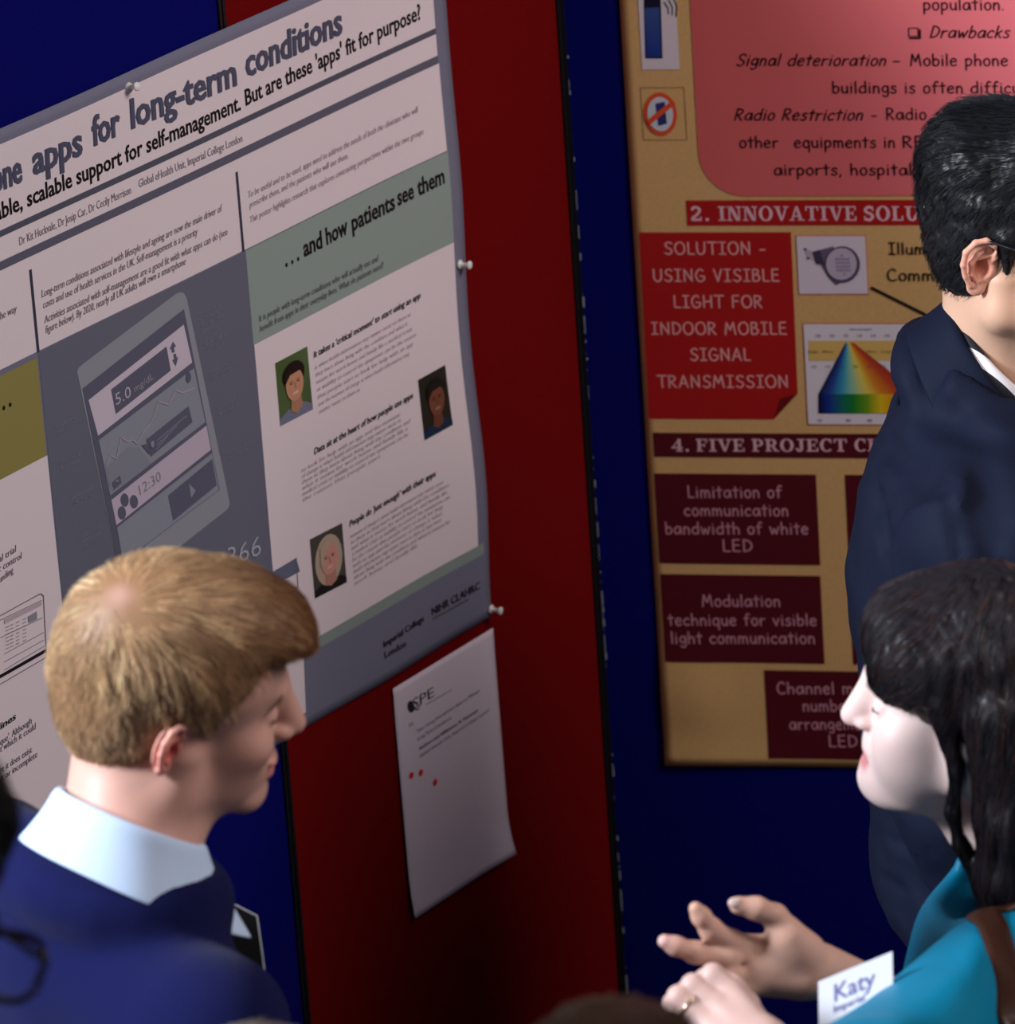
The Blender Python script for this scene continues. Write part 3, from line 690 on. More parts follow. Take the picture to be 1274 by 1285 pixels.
# ================================================================== PUSH PINS
def lathe(prof, n=20):
    V, F = [], []
    for r, z in prof:
        for k in range(n): V.append((r*math.cos(k*2*math.pi/n), r*math.sin(k*2*math.pi/n), z))
    for i in range(len(prof)-1):
        for k in range(n):
            a, b = i*n+k, i*n+(k+1) % n; F.append((a, b, b+n, a+n))
    F.append(tuple(range(n))[::-1]); F.append(tuple((len(prof)-1)*n+k for k in range(n)))
    return np.array(V), F
def pin(px, py, label, tilt=(0, 0)):
    u, v = LF.uv(px, py); h0 = float(hL(u, v)) if u < -.055 else .004
    pos = LF.P + LF.D*u + LF.N*h0 + np.array([0, 0, v])
    nrm = Vector(LF.N + LF.D*tilt[0] + np.array([0, 0, 1])*tilt[1]).normalized()
    q = nrm.to_track_quat('Z', 'Y').to_matrix().to_4x4(); q.translation = Vector(pos)
    r = empty('push_pin', q, label, 'push pin', 'white push pins')
    V, F = lathe([(.0006, .0), (.0052, .0002), (.0058, .0012), (.0052, .0024), (.0030, .0032), (.0026, .006), (.0027, .0105), (.0040, .0118), (.0048, .0130), (.0050, .0145), (.0042, .0155), (.001, .0158)])
    link('pin_head', np_mesh('pin_head', V, F), M_WHITEPL, r)
    V, F = lathe([(.0005, -.006), (.0005, .001)], 8); link('needle', np_mesh('needle', V, F), M_STEEL, r)
pin(155, 109, 'white push pin at the top of the wide poster, above the title', (-.15, .25))
pin(571, 331, 'white push pin halfway up the right edge of the wide poster', (.1, .05))
pin(609, 763, 'white push pin in the lower right corner of the wide poster', (.1, -.05))
# ================================================================== sculpting by signed distance
def rotx(a): c, s = math.cos(a), math.sin(a); return np.array([[1, 0, 0], [0, c, -s], [0, s, c]])
def roty(a): c, s = math.cos(a), math.sin(a); return np.array([[c, 0, s], [0, 1, 0], [-s, 0, c]])
def rotz(a): c, s = math.cos(a), math.sin(a); return np.array([[c, -s, 0], [s, c, 0], [0, 0, 1]])
rad = math.radians
class Xf:
    def __init__(s, R=np.eye(3), t=(0, 0, 0)): s.R = np.array(R, float); s.t = np.array(t, float)
    def __call__(s, p): return s.R @ np.array(p, float) + s.t
    def pts(s, P): return P @ s.R.T + s.t
    def inv(s, P): return (P - s.t) @ s.R
def facing(az, down=0, roll=0): return rotz(rad(az-90)) @ rotx(-rad(down)) @ roty(rad(roll))
def smin(a, b, k):
    if k <= 0: return np.minimum(a, b)
    h = np.maximum(k-np.abs(a-b), 0)/k; return np.minimum(a, b)-h*h*k*.25
class SDF:
    def __init__(s, xf=None): s.ops = []; s.x = xf or Xf(); s.warp = []
    def el(s, c, r, k=.01, op='+', rot=None):
        R = s.x.R if rot is None else s.x.R @ rot
        s.ops.append((op, k, 'e', s.x(c), R, np.array(r, float))); return s
    def rc(s, a, b, ra, rb=None, k=.01, op='+'):
        s.ops.append((op, k, 'c', s.x(a), s.x(b), (ra, ra if rb is None else rb))); return s
    def chain(s, pts, rs, k=.005, op='+'):
        for i in range(len(pts)-1): s.rc(pts[i], pts[i+1], rs[i], rs[i+1], k, op)
        return s
    def plane(s, p, n, k=.005):     # keep the side the normal points away from
        n = s.x.R @ np.array(n, float); n /= np.linalg.norm(n); s.ops.append(('&', k, 'p', s.x(p), n, None)); return s
    def infl(s, r): s.ops.append(('i', 0, 'i', r, None, None)); return s
    def dist(s, P):
        d = np.full(len(P), 1e3, dtype=np.float32)
        for op, k, ty, a, b, c in s.ops:
            if ty == 'i': d = d-a; continue
            if ty == 'e':
                q = ((P-a) @ b).astype(np.float32); k0 = np.sqrt(((q/c)**2).sum(1)); k1 = np.sqrt(((q/(c*c))**2).sum(1)); e = k0*(k0-1)/np.maximum(k1, 1e-6)
                e = np.where(k0 < .3, -c.min()*(1-k0), e)
            elif ty == 'c':
                ab = b-a; L2 = ab @ ab; t = np.clip(((P-a) @ ab)/max(L2, 1e-12), 0, 1)
                e = np.linalg.norm(P-a-np.outer(t, ab), axis=1)-(c[0]+(c[1]-c[0])*t)
            else: e = (P-a) @ b
            if op == '+': d = smin(d, e, k)
            elif op == '-': d = -smin(-d, e, k)
            else: d = -smin(-d, -e, k)
        for f in s.warp: d = d + f(P)
        return d.astype(np.float32)
    def grad(s, P, h=.0015):
        g = np.stack([s.dist(P+np.eye(3)[i]*h)-s.dist(P-np.eye(3)[i]*h) for i in range(3)], 1)
        return g/np.maximum(np.linalg.norm(g, axis=1, keepdims=True), 1e-9)
    def bounds(s):
        lo, hi = np.full(3, 1e9), np.full(3, -1e9)
        for op, k, ty, a, b, c in s.ops:
            if op != '+': continue
            if ty == 'e': lo = np.minimum(lo, a-c.max()); hi = np.maximum(hi, a+c.max())
            else:
                r = max(c); lo = np.minimum(lo, np.minimum(a, b)-r); hi = np.maximum(hi, np.maximum(a, b)+r)
        return lo-.02, hi+.02
    def mesh(s, cell, lo=None, hi=None):
        B = 5; l0, h0 = s.bounds(); lo = l0 if lo is None else np.maximum(lo, l0); hi = h0 if hi is None else np.minimum(hi, h0)
        nb = np.ceil((hi-lo)/(cell*B)).astype(int)+1; n = nb*B+1
        g = np.stack(np.meshgrid(*[np.arange(k) for k in nb], indexing='ij'), -1).reshape(-1, 3)
        cd = s.dist(lo+(g+.5)*cell*B); near = np.abs(cd) < cell*B*1.9+.004
        D = np.full(n, 1.0, dtype=np.float32)
        inside = (cd < 0).reshape(nb)
        D[:-1, :-1, :-1][np.repeat(np.repeat(np.repeat(inside, B, 0), B, 1), B, 2)] = -1.0
        o = np.stack(np.meshgrid(*[np.arange(B+1)]*3, indexing='ij'), -1).reshape(-1, 3)
        idx = (g[near][:, None, :]*B+o[None]).reshape(-1, 3)
        flat = np.unique((idx[:, 0]*n[1]+idx[:, 1])*n[2]+idx[:, 2])
        ii = np.stack([flat//(n[1]*n[2]), (flat//n[2]) % n[1], flat % n[2]], 1)
        D.reshape(-1)[flat] = s.dist(lo+ii*cell)
        S = D < 0
        c = np.zeros(n-1, dtype=np.int8)
        for i in (0, 1):
            for j in (0, 1):
                for k in (0, 1): c += S[i:n[0]-1+i, j:n[1]-1+j, k:n[2]-1+k]
        cells = np.argwhere((c > 0) & (c < 8)); vid = np.full(n-1, -1, dtype=np.int32); vid[tuple(cells.T)] = np.arange(len(cells))
        co = [(i, j, k) for i in (0, 1) for j in (0, 1) for k in (0, 1)]
        val = {q: D[cells[:, 0]+q[0], cells[:, 1]+q[1], cells[:, 2]+q[2]] for q in co}
        acc = np.zeros((len(cells), 3)); cnt = np.zeros(len(cells))
        for q in co:
            for ax in range(3):
                if q[ax]: continue
                r = list(q); r[ax] = 1; a, b = val[q], val[tuple(r)]; m = (a < 0) != (b < 0)
                t = np.where(m, a/np.where(m, a-b, 1), 0); pt = np.tile(np.array(q, float), (len(cells), 1)); pt[:, ax] = t
                acc[m] += pt[m]; cnt[m] += 1
        V = lo+(cells+acc/cnt[:, None])*cell
        F = []
        for ax in range(3):
            sl = [slice(0, None)]*3; a = S[tuple(slice(0, -1) if x == ax else slice(None) for x in range(3))]
            b = S[tuple(slice(1, None) if x == ax else slice(None) for x in range(3))]
            e = np.argwhere(a != b); u, v = (ax+1) % 3, (ax+2) % 3
            e = e[(e[:, u] > 0) & (e[:, v] > 0) & (e[:, u] < n[u]-1) & (e[:, v] < n[v]-1)]
            fl = a[tuple(e.T)]
            def at_(du, dv):
                q = e.copy(); q[:, u] += du; q[:, v] += dv; return vid[tuple(q.T)]
            Q = np.stack([at_(-1, -1), at_(0, -1), at_(0, 0), at_(-1, 0)], 1); Q[~fl] = Q[~fl][:, ::-1]
            F.append(Q[(Q >= 0).all(1)])
        return V, np.concatenate(F)
def join(parts):
    V, F, C, n = [], [], [], 0
    for v, f, c in parts:
        V.append(v); F.append(f+n); C.append(c if c.ndim == 2 else np.tile(c, (len(v), 1))); n += len(v)
    return np.concatenate(V), np.concatenate(F), np.concatenate(C)
def part(name, root, V, F, m, col=None, kind=None):
    t = np.array(root.location); return link(name, np_mesh(name, V-t, F, True, col), m, root, kind)

def vnoise(P, sc, seed=0):
    """smooth value noise, -1..1"""
    r = np.random.RandomState(seed); T = r.rand(32, 32, 32).astype(np.float32)*2-1
    q = P*sc; i = np.floor(q).astype(int); f = q-i; f = f*f*(3-2*f); out = 0
    for a in (0, 1):
        for b in (0, 1):
            for c in (0, 1):
                w_ = (f[:, 0] if a else 1-f[:, 0])*(f[:, 1] if b else 1-f[:, 1])*(f[:, 2] if c else 1-f[:, 2])
                out = out+w_*T[(i[:, 0]+a) % 32, (i[:, 1]+b) % 32, (i[:, 2]+c) % 32]
    return out

# ------------------------------------------------------------------ hair strands
def tubes(P, R, col):
    """P (n,s,3) strand points, R (n,s) radii, col (n,3): one mesh of fine three-sided hairs"""
    n, s_ = P.shape[:2]
    T = np.gradient(P, axis=1); T /= np.maximum(np.linalg.norm(T, axis=2, keepdims=True), 1e-9)
    ref = np.tile(np.array([.31, .52, .79]), (n, s_, 1)); A = np.cross(T, ref); A /= np.maximum(np.linalg.norm(A, axis=2, keepdims=True), 1e-9); Bq = np.cross(T, A)
    V = np.stack([P+R[..., None]*(A*math.cos(t)+Bq*math.sin(t)) for t in (0, 2.094, 4.189)], 2)   # n,s,3,3
    idx = np.arange(n*s_*3).reshape(n, s_, 3); F = []
    for k in range(3):
        k2 = (k+1) % 3; F.append(np.stack([idx[:, :-1, k], idx[:, :-1, k2], idx[:, 1:, k2], idx[:, 1:, k]], -1).reshape(-1, 4))
    return V.reshape(-1, 3), np.concatenate(F), np.repeat(col, s_*3, axis=0)
def grow(vol, roots, field, length, nseg, off0, off1, r0=.0005, lift=0.0, clump=None):
    """strands that flow over the hair volume; field(P, t) gives the combing direction in world space"""
    P = [roots]; p_ = roots.copy(); n = len(roots); off = off0
    jit = np.random.randn(n, 3)*.10
    for i in range(nseg):
        t = (i+1)/nseg; g = vol.grad(p_); d = field(p_, t)+jit
        d = d-g*(d*g).sum(1, keepdims=True)*(1-lift*t); d /= np.maximum(np.linalg.norm(d, axis=1, keepdims=True), 1e-9)
        p_ = p_+d*(length/nseg)[:, None]
        target = off0+(off1-off0)*t; sd = vol.dist(p_); p_ = p_-g*((sd-target)*.7)[:, None]
        P.append(p_.copy())
    P = np.stack(P, 1); R = r0*np.linspace(1, .25, nseg+1)[None]*np.ones((n, 1)); return P, R
def sample(V, F, n, keep):
    tri = V[F[:, :3]]; a = np.linalg.norm(np.cross(tri[:, 1]-tri[:, 0], tri[:, 2]-tri[:, 0]), axis=1); c = V[F].mean(1); a = a*keep(c)
    i = np.random.choice(len(F), n, p=a/a.sum()); q = V[F[i]]; u = np.random.rand(n, 2)
    return (q[:, 0]*(1-u[:, :1])+q[:, 1]*u[:, :1])*(1-u[:, 1:])+(q[:, 3]*(1-u[:, :1])+q[:, 2]*u[:, :1])*u[:, 1:]
def haircol(n, base, var, tips=None):
    k = 1+np.random.randn(n, 1)*var; return np.clip(np.array(base)*k, 0.001, 1)

# ------------------------------------------------------------------ heads and ears
def head_sdf(x, zs=1.0, nose=(.118, -.030, .0105), bridge=(.096, .016), chin=(.083, -.093, .017), female=False, mouth=0.0, jaw=1.0, neck=(.057, .060), nb=None, hump=0.0, alae=1.0, cheek=1.0):
    S = SDF(x); J = jaw
    z = lambda a: a*zs
    S.el((0, -.012, z(.048)), (.0745, .097, z(.082)))
    S.el((0, .040, z(.040)), (.061, .052, z(.062)), .02)
    S.el((0, -.044, z(.004)), (.058, .046, z(.055)), .02)
    S.rc((-.028, .083, z(.030)), (.028, .083, z(.030)), .0095 if not female else .007, k=.018)
    S.el((0, .040, z(-.025)), (.058*J, .050, z(.068)), .02)
    for s in (-1, 1):
        S.rc((s*.056*J, .0, z(-.055)), (s*.016, .072, z(-.093)), .017, .015, .022)
        S.rc((s*.058, -.0, z(-.02)), (s*.056*J, .0, z(-.055)), .017, .016, .02)
        S.el((s*.043, .062*cheek, z(-.018)), (.021, .022, z(.018)), .02)
        S.el((s*.032, .097, z(.009)), (.0150, .0115, .0105), .014, '-')
        S.el((s*.030, .0755, z(.007)), (.0140, .0125, .0125), .003)
    S.el((0, chin[0], z(chin[1])), (.022, .018, chin[2]), .015)
    S.el((0, .074, z(-.062)), (.027, .022, z(.024)), .014)
    for s in (-1, 1): S.el((s*.036*J, .045, z(-.050)), (.022, .026, z(.030)), .025)
    ny, nz, nr = nose
    S.rc((0, bridge[0]-.004, z(bridge[1]+.006)), (0, ny-.008, z(nz+.003)), .0095, .0125, .014); S.rc((0, bridge[0], z(bridge[1])), (0, ny, z(nz)), .0062, nr, .009)
    if hump: S.el((0, (bridge[0]+ny)/2+hump, z((bridge[1]+nz)/2+.004)), (.006, .008, .012), .008)
    for s in (-1, 1):
        S.el((s*.0125, ny-.014, z(nz-.003)), (.0075*alae, .0105*alae, .0075*alae), .005)
        S.el((s*.0060, ny-.008, z(nz-.0115)), (.0028, .0055, .004), .002, '-')
    S.el((0, .093-(.002 if female else 0), z(-.0550)), (.0215, .0080, .0050), .003 if not female else .007)
    if female:
        for s in (-1, 1): S.el((s*.042, .052, z(-.044)), (.022, .028, .030), .03)
        S.el((0, .085, z(-.045)), (.02, .014, .012), .012)
    S.el((0, .091, z(-.0685)-mouth), (.0185, .0090, .0062), .004)
    S.rc((-.022, .098, z(-.0612)-mouth*.5), (.022, .098, z(-.0612)-mouth*.5), .0009+mouth*.55, k=.0022, op='-')
    S.el((0, .100, z(-.0785)-mouth), (.016, .005, .004), .006, '-')
    n0 = (0, -.028, z(-.045)); 
    a = x(n0); b = np.array(nb)
    S.ops.append(('+', .028, 'c', a, b, (neck[0], neck[1])))
    S.ops.append(('+', .02, 'c', x((0, .03, z(-.075))), b+(x.R @ np.array([0, .035, 0])), (.028, .03)))
    return S
def ear_mesh(x, side, flare=24, s=1.0, cell=.0011, pos=(.0715, -.016, 0), lean=-10):
    """side +1: right ear"""
    m = np.diag([side, 1, 1]); 
    ex = Xf(x.R @ m @ rotx(rad(lean)) @ rotz(rad(flare))*1.0, x((side*pos[0], pos[1], pos[2])))
    S = SDF(ex); q = lambda *p: tuple(np.array(p)*s)
    S.el(q(.002, -.006, .002), q(.0045, .0165, .0265), .003)
    S.el(q(.000, .004, -.002), q(.008, .012, .020), .004)
    hx = [(.003, .004, .000), (.007, .0095, .012), (.009, .006, .0255), (.0105, -.003, .0305), (.012, -.0135, .0275), (.0135, -.0215, .017), (.0130, -.0220, .003), (.0110, -.0175, -.010), (.0085, -.0105, -.020)]
    S.chain([q(*p) for p in hx], [.0020*s, .0026*s, .0029*s, .0031*s, .0033*s, .0033*s, .0030*s, .0026*s, .003*s], .0018)
    S.chain([q(.007, .001, .021), q(.0085, -.008, .014), q(.0095, -.0135, .004), q(.0085, -.0115, -.008), q(.007, -.003, -.0145)], [.002*s, .0027*s, .003*s, .0029*s, .0027*s], .002)
    S.chain([q(.006, .004, .013), q(.008, -.006, .010)], [.0018*s, .0026*s], .002)
    S.el(q(.0045, -.004, -.0235), q(.0042, .0095, .0085), .004)
    S.el(q(.005, .0085, -.003), q(.0042, .0042, .0068), .003)
    S.el(q(.0095, -.0015, -.002), q(.0085, .0075, .0105), .0025, '-')
    S.el(q(.009, .003, .0195), q(.004, .0055, .004), .002, '-')
    V, F = S.mesh(cell)
    if side < 0: F = F[:, ::1]
    return V, F, ex
def skin_colours(V, x, base, lip, ears=None, flush=None, zs=1.0, extra=None):
    q = x.inv(V); C = np.tile(np.array(base), (len(V), 1)); 
    def blend(w_, c):
        nonlocal C
        w_ = np.clip(w_, 0, 1)[:, None]; C = C*(1-w_)+np.array(c)*w_
    if flush is not None:
        for c in ((.05, .06, -.025*zs), (-.05, .06, -.025*zs), (0, .115, -.03*zs), (0, .085, -.095*zs)):
            blend(.5*np.exp(-((q-np.array(c))**2).sum(1)/.016**2), flush)
    if lip is not None:
        w_ = (np.abs(q[:, 0]) < .024)*(q[:, 1] > .082)*np.exp(-((q[:, 2]+.0615*zs+(extra or 0)*.5)/(.0085+(extra or 0)*.4))**4)*np.clip((.024-np.abs(q[:, 0]))/.006, 0, 1)*np.clip((q[:, 1]-.085)/.004, 0, 1)
        blend(w_*.9, lip)
    return C
def lash_line(x, side, zs=1.0, r=.0009, y=.0885, dz=-.003, wid=.013):
    pts = []
    for i in range(9):
        t = -1+2*i/8; pts.append(x((side*.030+t*wid, y-.0065*t*t-.001*abs(t), .007*zs+dz+.0025*t*t)))
    P = np.array(pts)[None]; return tubes(P, np.full((1, 9), r), np.array([[.01, .008, .008]]))
def brow(x, side, n, col, zs=1.0, r=.0004):
    out = []
    for i in range(n):
        t = random.random(); px_ = .014+.034*t; pz = (.027+.006*math.sin(t*2.4)+random.uniform(-.003, .003)*(1-t*.5))*zs
        py = .0955-.35*px_*px_*16*.5*.12 - (px_-.012)*.30
        L = .008; a = np.array([side*px_, py, pz]); d = np.array([side*.85, -.25, .35*(1-t*1.3)]); out.append([a, a+d*L*.5+np.array([0, .0012, 0]), a+d*L])
    P = np.array(out); P = P.reshape(-1, 3) @ x.R.T + x.t; P = P.reshape(n, 3, 3)
    return tubes(P, np.tile([r, r, r*.3], (n, 1)), np.tile(col, (n, 1)))

# ------------------------------------------------------------------ clothed bodies
def torso_sdf(tx, hs, girth=1.0, arms=None, infl=0.0, female=False, k=.05, trapz=1.455):
    """tx: frame on the floor under the neck, X to the person's right, Y forward; arms: list of joint chains in world space (or None)"""
    S = SDF(tx); z = lambda a: a*hs; g = girth; sw = .165 if not female else .145
    S.el((0, .005, z(1.24)), (.155*g+infl, .112*g+infl, z(.23)), k)
    S.el((0, .005, z(1.06)), (.145*g+infl, .108*g+infl, z(.20)), k)
    S.el((0, 0, z(.92)), (.165*g+infl, .120*g+infl, z(.13)), k)
    for s in (-1, 1):
        S.rc((0, -.015, z(1.395)), (s*sw*g, -.012, z(1.375)), .062+infl, .060+infl, k)
        S.rc((s*.02, -.025, z(trapz)), (s*.13*g, -.02, z(trapz-.065)), .036+infl*.6, .042+infl*.8, k)
    if female: 
        for s in (-1, 1): S.el((s*.07, .09, z(1.2)), (.06+infl, .05+infl, .06+infl), .03)
    for ch in arms:
        pts, rs = ch
        x0 = S.x; S.x = Xf(); S.chain([np.array(q) for q in pts], [r+infl for r in rs], .03); S.x = x0
    return S
def default_arm(tx, hs, s, female=False, bend=.10, out=.04):
    z = lambda a: a*hs; sw = .185 if not female else .165
    return ([tx((s*sw, -.01, z(1.37))), tx((s*(sw+out), -.035, z(1.09))), tx((s*(sw+out*.7), bend-.03, z(.86)))], [.052, .044, .031] if not female else [.045, .038, .027])
def rest_hand(wrist, d, right, palm_n, s=1.0, cell=.003):
    """relaxed hand hanging from the wrist: d along the forearm, palm_n out of the palm, right the thumb side"""
    d, palm_n = np.array(d, float), np.array(palm_n, float); d /= np.linalg.norm(d); th = np.cross(d, palm_n); th /= np.linalg.norm(th); th *= right; n_ = palm_n/np.linalg.norm(palm_n)
    S = SDF(); w_ = np.array(wrist); L = .085*s
    for i, (o_, fl) in enumerate(((.030, .072), (.011, .080), (-.009, .074), (-.028, .058))):
        k0 = w_+d*L*(1-.06*abs(i-1))+th*o_*s; S.rc(w_+th*o_*.6*s, k0, .012*s, .0115*s, .012)
        k1 = k0+(d*.9+n_*.35)*fl*.45*s; k2 = k1+(d*.6+n_*.75)*fl*.32*s; k3 = k2+(d*.3+n_*.9)*fl*.24*s
        S.chain([k0, k1, k2, k3], [.0098*s, .0088*s, .008*s, .007*s], .003)
    t0 = w_+th*.022*s+d*.02*s; t1 = t0+(d*.6+th*.6+n_*.4)*.042*s; t2 = t1+(d*.85+th*.3+n_*.3)*.03*s; t3 = t2+(d*.95+n_*.2)*.022*s
    S.chain([t0, t1, t2, t3], [.016*s, .0125*s, .0105*s, .0085*s], .006); S.rc(w_-d*.05, w_, .026*s, .024*s, .015)
    return S.mesh(cell)
def yoke(T, nc, rr=.066, r=.022, drop=-.02, cut=.064, tilt=.0):
    x0 = T.x; T.x = nc; pts = [(math.sin(a)*rr, -math.cos(a)*rr, drop) for a in np.linspace(0, 2*math.pi, 17)]
    T.chain(pts, [r]*17, .035); T.rc((0, 0, -.05), (0, .02, .12), cut, cut*1.45, .010, '-'); T.x = x0
def legs(root, tx, hs, m_tr, m_shoe, girth=1.0):
    S = SDF(tx); z = lambda a: a*hs
    S.el((0, 0, z(.93)), (.165*girth, .118*girth, z(.11)), .03)
    for s in (-1, 1): S.chain([(s*.085, 0, z(.86)), (s*.105, .012, z(.48)), (s*.11, -.02, z(.11))], [.092, .066, .055], .03)
    S.plane((0, 0, z(.99)), (0, 0, 1)); V, F = S.mesh(.010); part('trousers', root, V, F, m_tr)
    for s in (-1, 1):
        S = SDF(tx); S.rc((s*.11, -.045, .042), (s*.12, .13, .032), .040, .034, .02); S.rc((s*.11, -.03, .05), (s*.11, -.03, .10), .042, .045, .02); S.plane((0, 0, .004), (0, 0, -1), .004); S.plane((0, 0, .12), (0, 0, 1), .004)
        V, F = S.mesh(.007); part('shoe', root, V, F, m_shoe)
def collar(root, name, m, nx, rx, ry, stand, fall_b, fall_f, flare=.012, ang=168, tilt=.0, th=.0016, n=72, point=.02, lap=.0, col=None, flare_f=None):
    """a turned-down collar: nx is the frame at the neck base (Y to the throat)"""
    V, F = [], []; flare_f = flare if flare_f is None else flare_f
    prof_n = 11
    for i in range(n+1):
        a = rad(-ang+2*ang*i/n); f = abs(a)/rad(ang); fr = f**1.6; fall = fall_b+(fall_f-fall_b)*fr
        X_, Y_ = math.sin(a), -math.cos(a)
        fl = flare+(flare_f-flare)*fr; sh = point*max(0, (f-.55)/.45)**2
        prof = [(0, 0), (-.001, stand*.5), (-.0015, stand*.9), (0.001, stand*1.02), (.0045, stand*1.03), (.008, stand*.92)]
        for k in range(1, prof_n-4): t = k/(prof_n-5); prof.append((.008+fl*t**1.3, stand*.92-fall*t))
        for j, (r_, zz_) in enumerate(prof):
            w_ = max(0, (stand*.9-zz_)/fall) if j > 4 else 0
            wob = .0012*math.sin(a*5+1)*w_
            x_ = X_*(rx+r_+wob)-(-1 if a < 0 else 1)*sh*w_*-.6; y_ = Y_*(ry+r_+wob)+sh*w_*.9
            V.append(nx((x_, y_+tilt*0, zz_-tilt*(Y_+1)*.5*1.0)))
    L_ = len(prof)
    for i in range(n):
        for j in range(L_-1): q = i*L_+j; F.append((q, q+L_, q+L_+1, q+1))
    V = np.array(V); me = np_mesh(name, V-np.array(root.location), np.array(F), True, None if col is None else np.tile(col, (len(V), 1)))
    o = link(name, me, m, root); md = o.modifiers.new('s', 'SOLIDIFY'); md.thickness = th; md.offset = 0
    md = o.modifiers.new('u', 'SUBSURF'); md.levels = 1; md.render_levels = 1
    return o
# ================================================================== PEOPLE
M_SKIN = mat('skin', (.6, .4, .3), .5, attr=True, spec=.35, sss=.22, bump=.12, bscale=700)
M_HAIRL = mat('strawberry_blond_hair', (.4, .2, .1), .55, attr=True, spec=.3)
M_HAIRD = mat('dark_hair', (.02, .02, .02), .40, attr=True, spec=.22)
M_LASH = mat('lashes', (.01, .008, .008), .6)
M_SWEAT = mat('navy_knit', srgb(13, 17, 62), .9, bump=.35, bscale=1200, spec=.08, sheen=.04, var=.06, vscale=300)
M_SHIRT = mat('pale_blue_shirt', srgb(188, 208, 236), .75, bump=.15, bscale=900, spec=.15)
M_JACK = mat('dark_blue_jacket', srgb(15, 21, 40), .75, bump=.2, bscale=500, spec=.12)
M_TEAL = mat('teal_satin', srgb(0, 112, 146), .5, bump=.08, bscale=300, spec=.25)
M_CHAR = mat('charcoal_trousers', (.02, .02, .025), .8, spec=.15)
M_SHOE = mat('black_shoe', (.01, .01, .01), .35)
M_GOLD = mat('gold_and_silver', (.85, .75, .55), .22, metal=1)
M_BROWN = mat('brown_leather_strap', srgb(52, 26, 14), .45, bump=.2, bscale=300, spec=.4)
M_LENS = mat('clear_lens', (1, 1, 1), .02)
M_LENS.node_tree.nodes['Principled BSDF'].inputs['Transmission Weight'].default_value = 1.0
M_LENS.node_tree.nodes['Principled BSDF'].inputs['IOR'].default_value = 1.05
M_FRAME = mat('black_glasses_frame', (.008, .008, .01), .3)

def person(label, foot): return empty('person', Matrix.Translation(Vector((foot[0], foot[1], 0))), label, 'person')

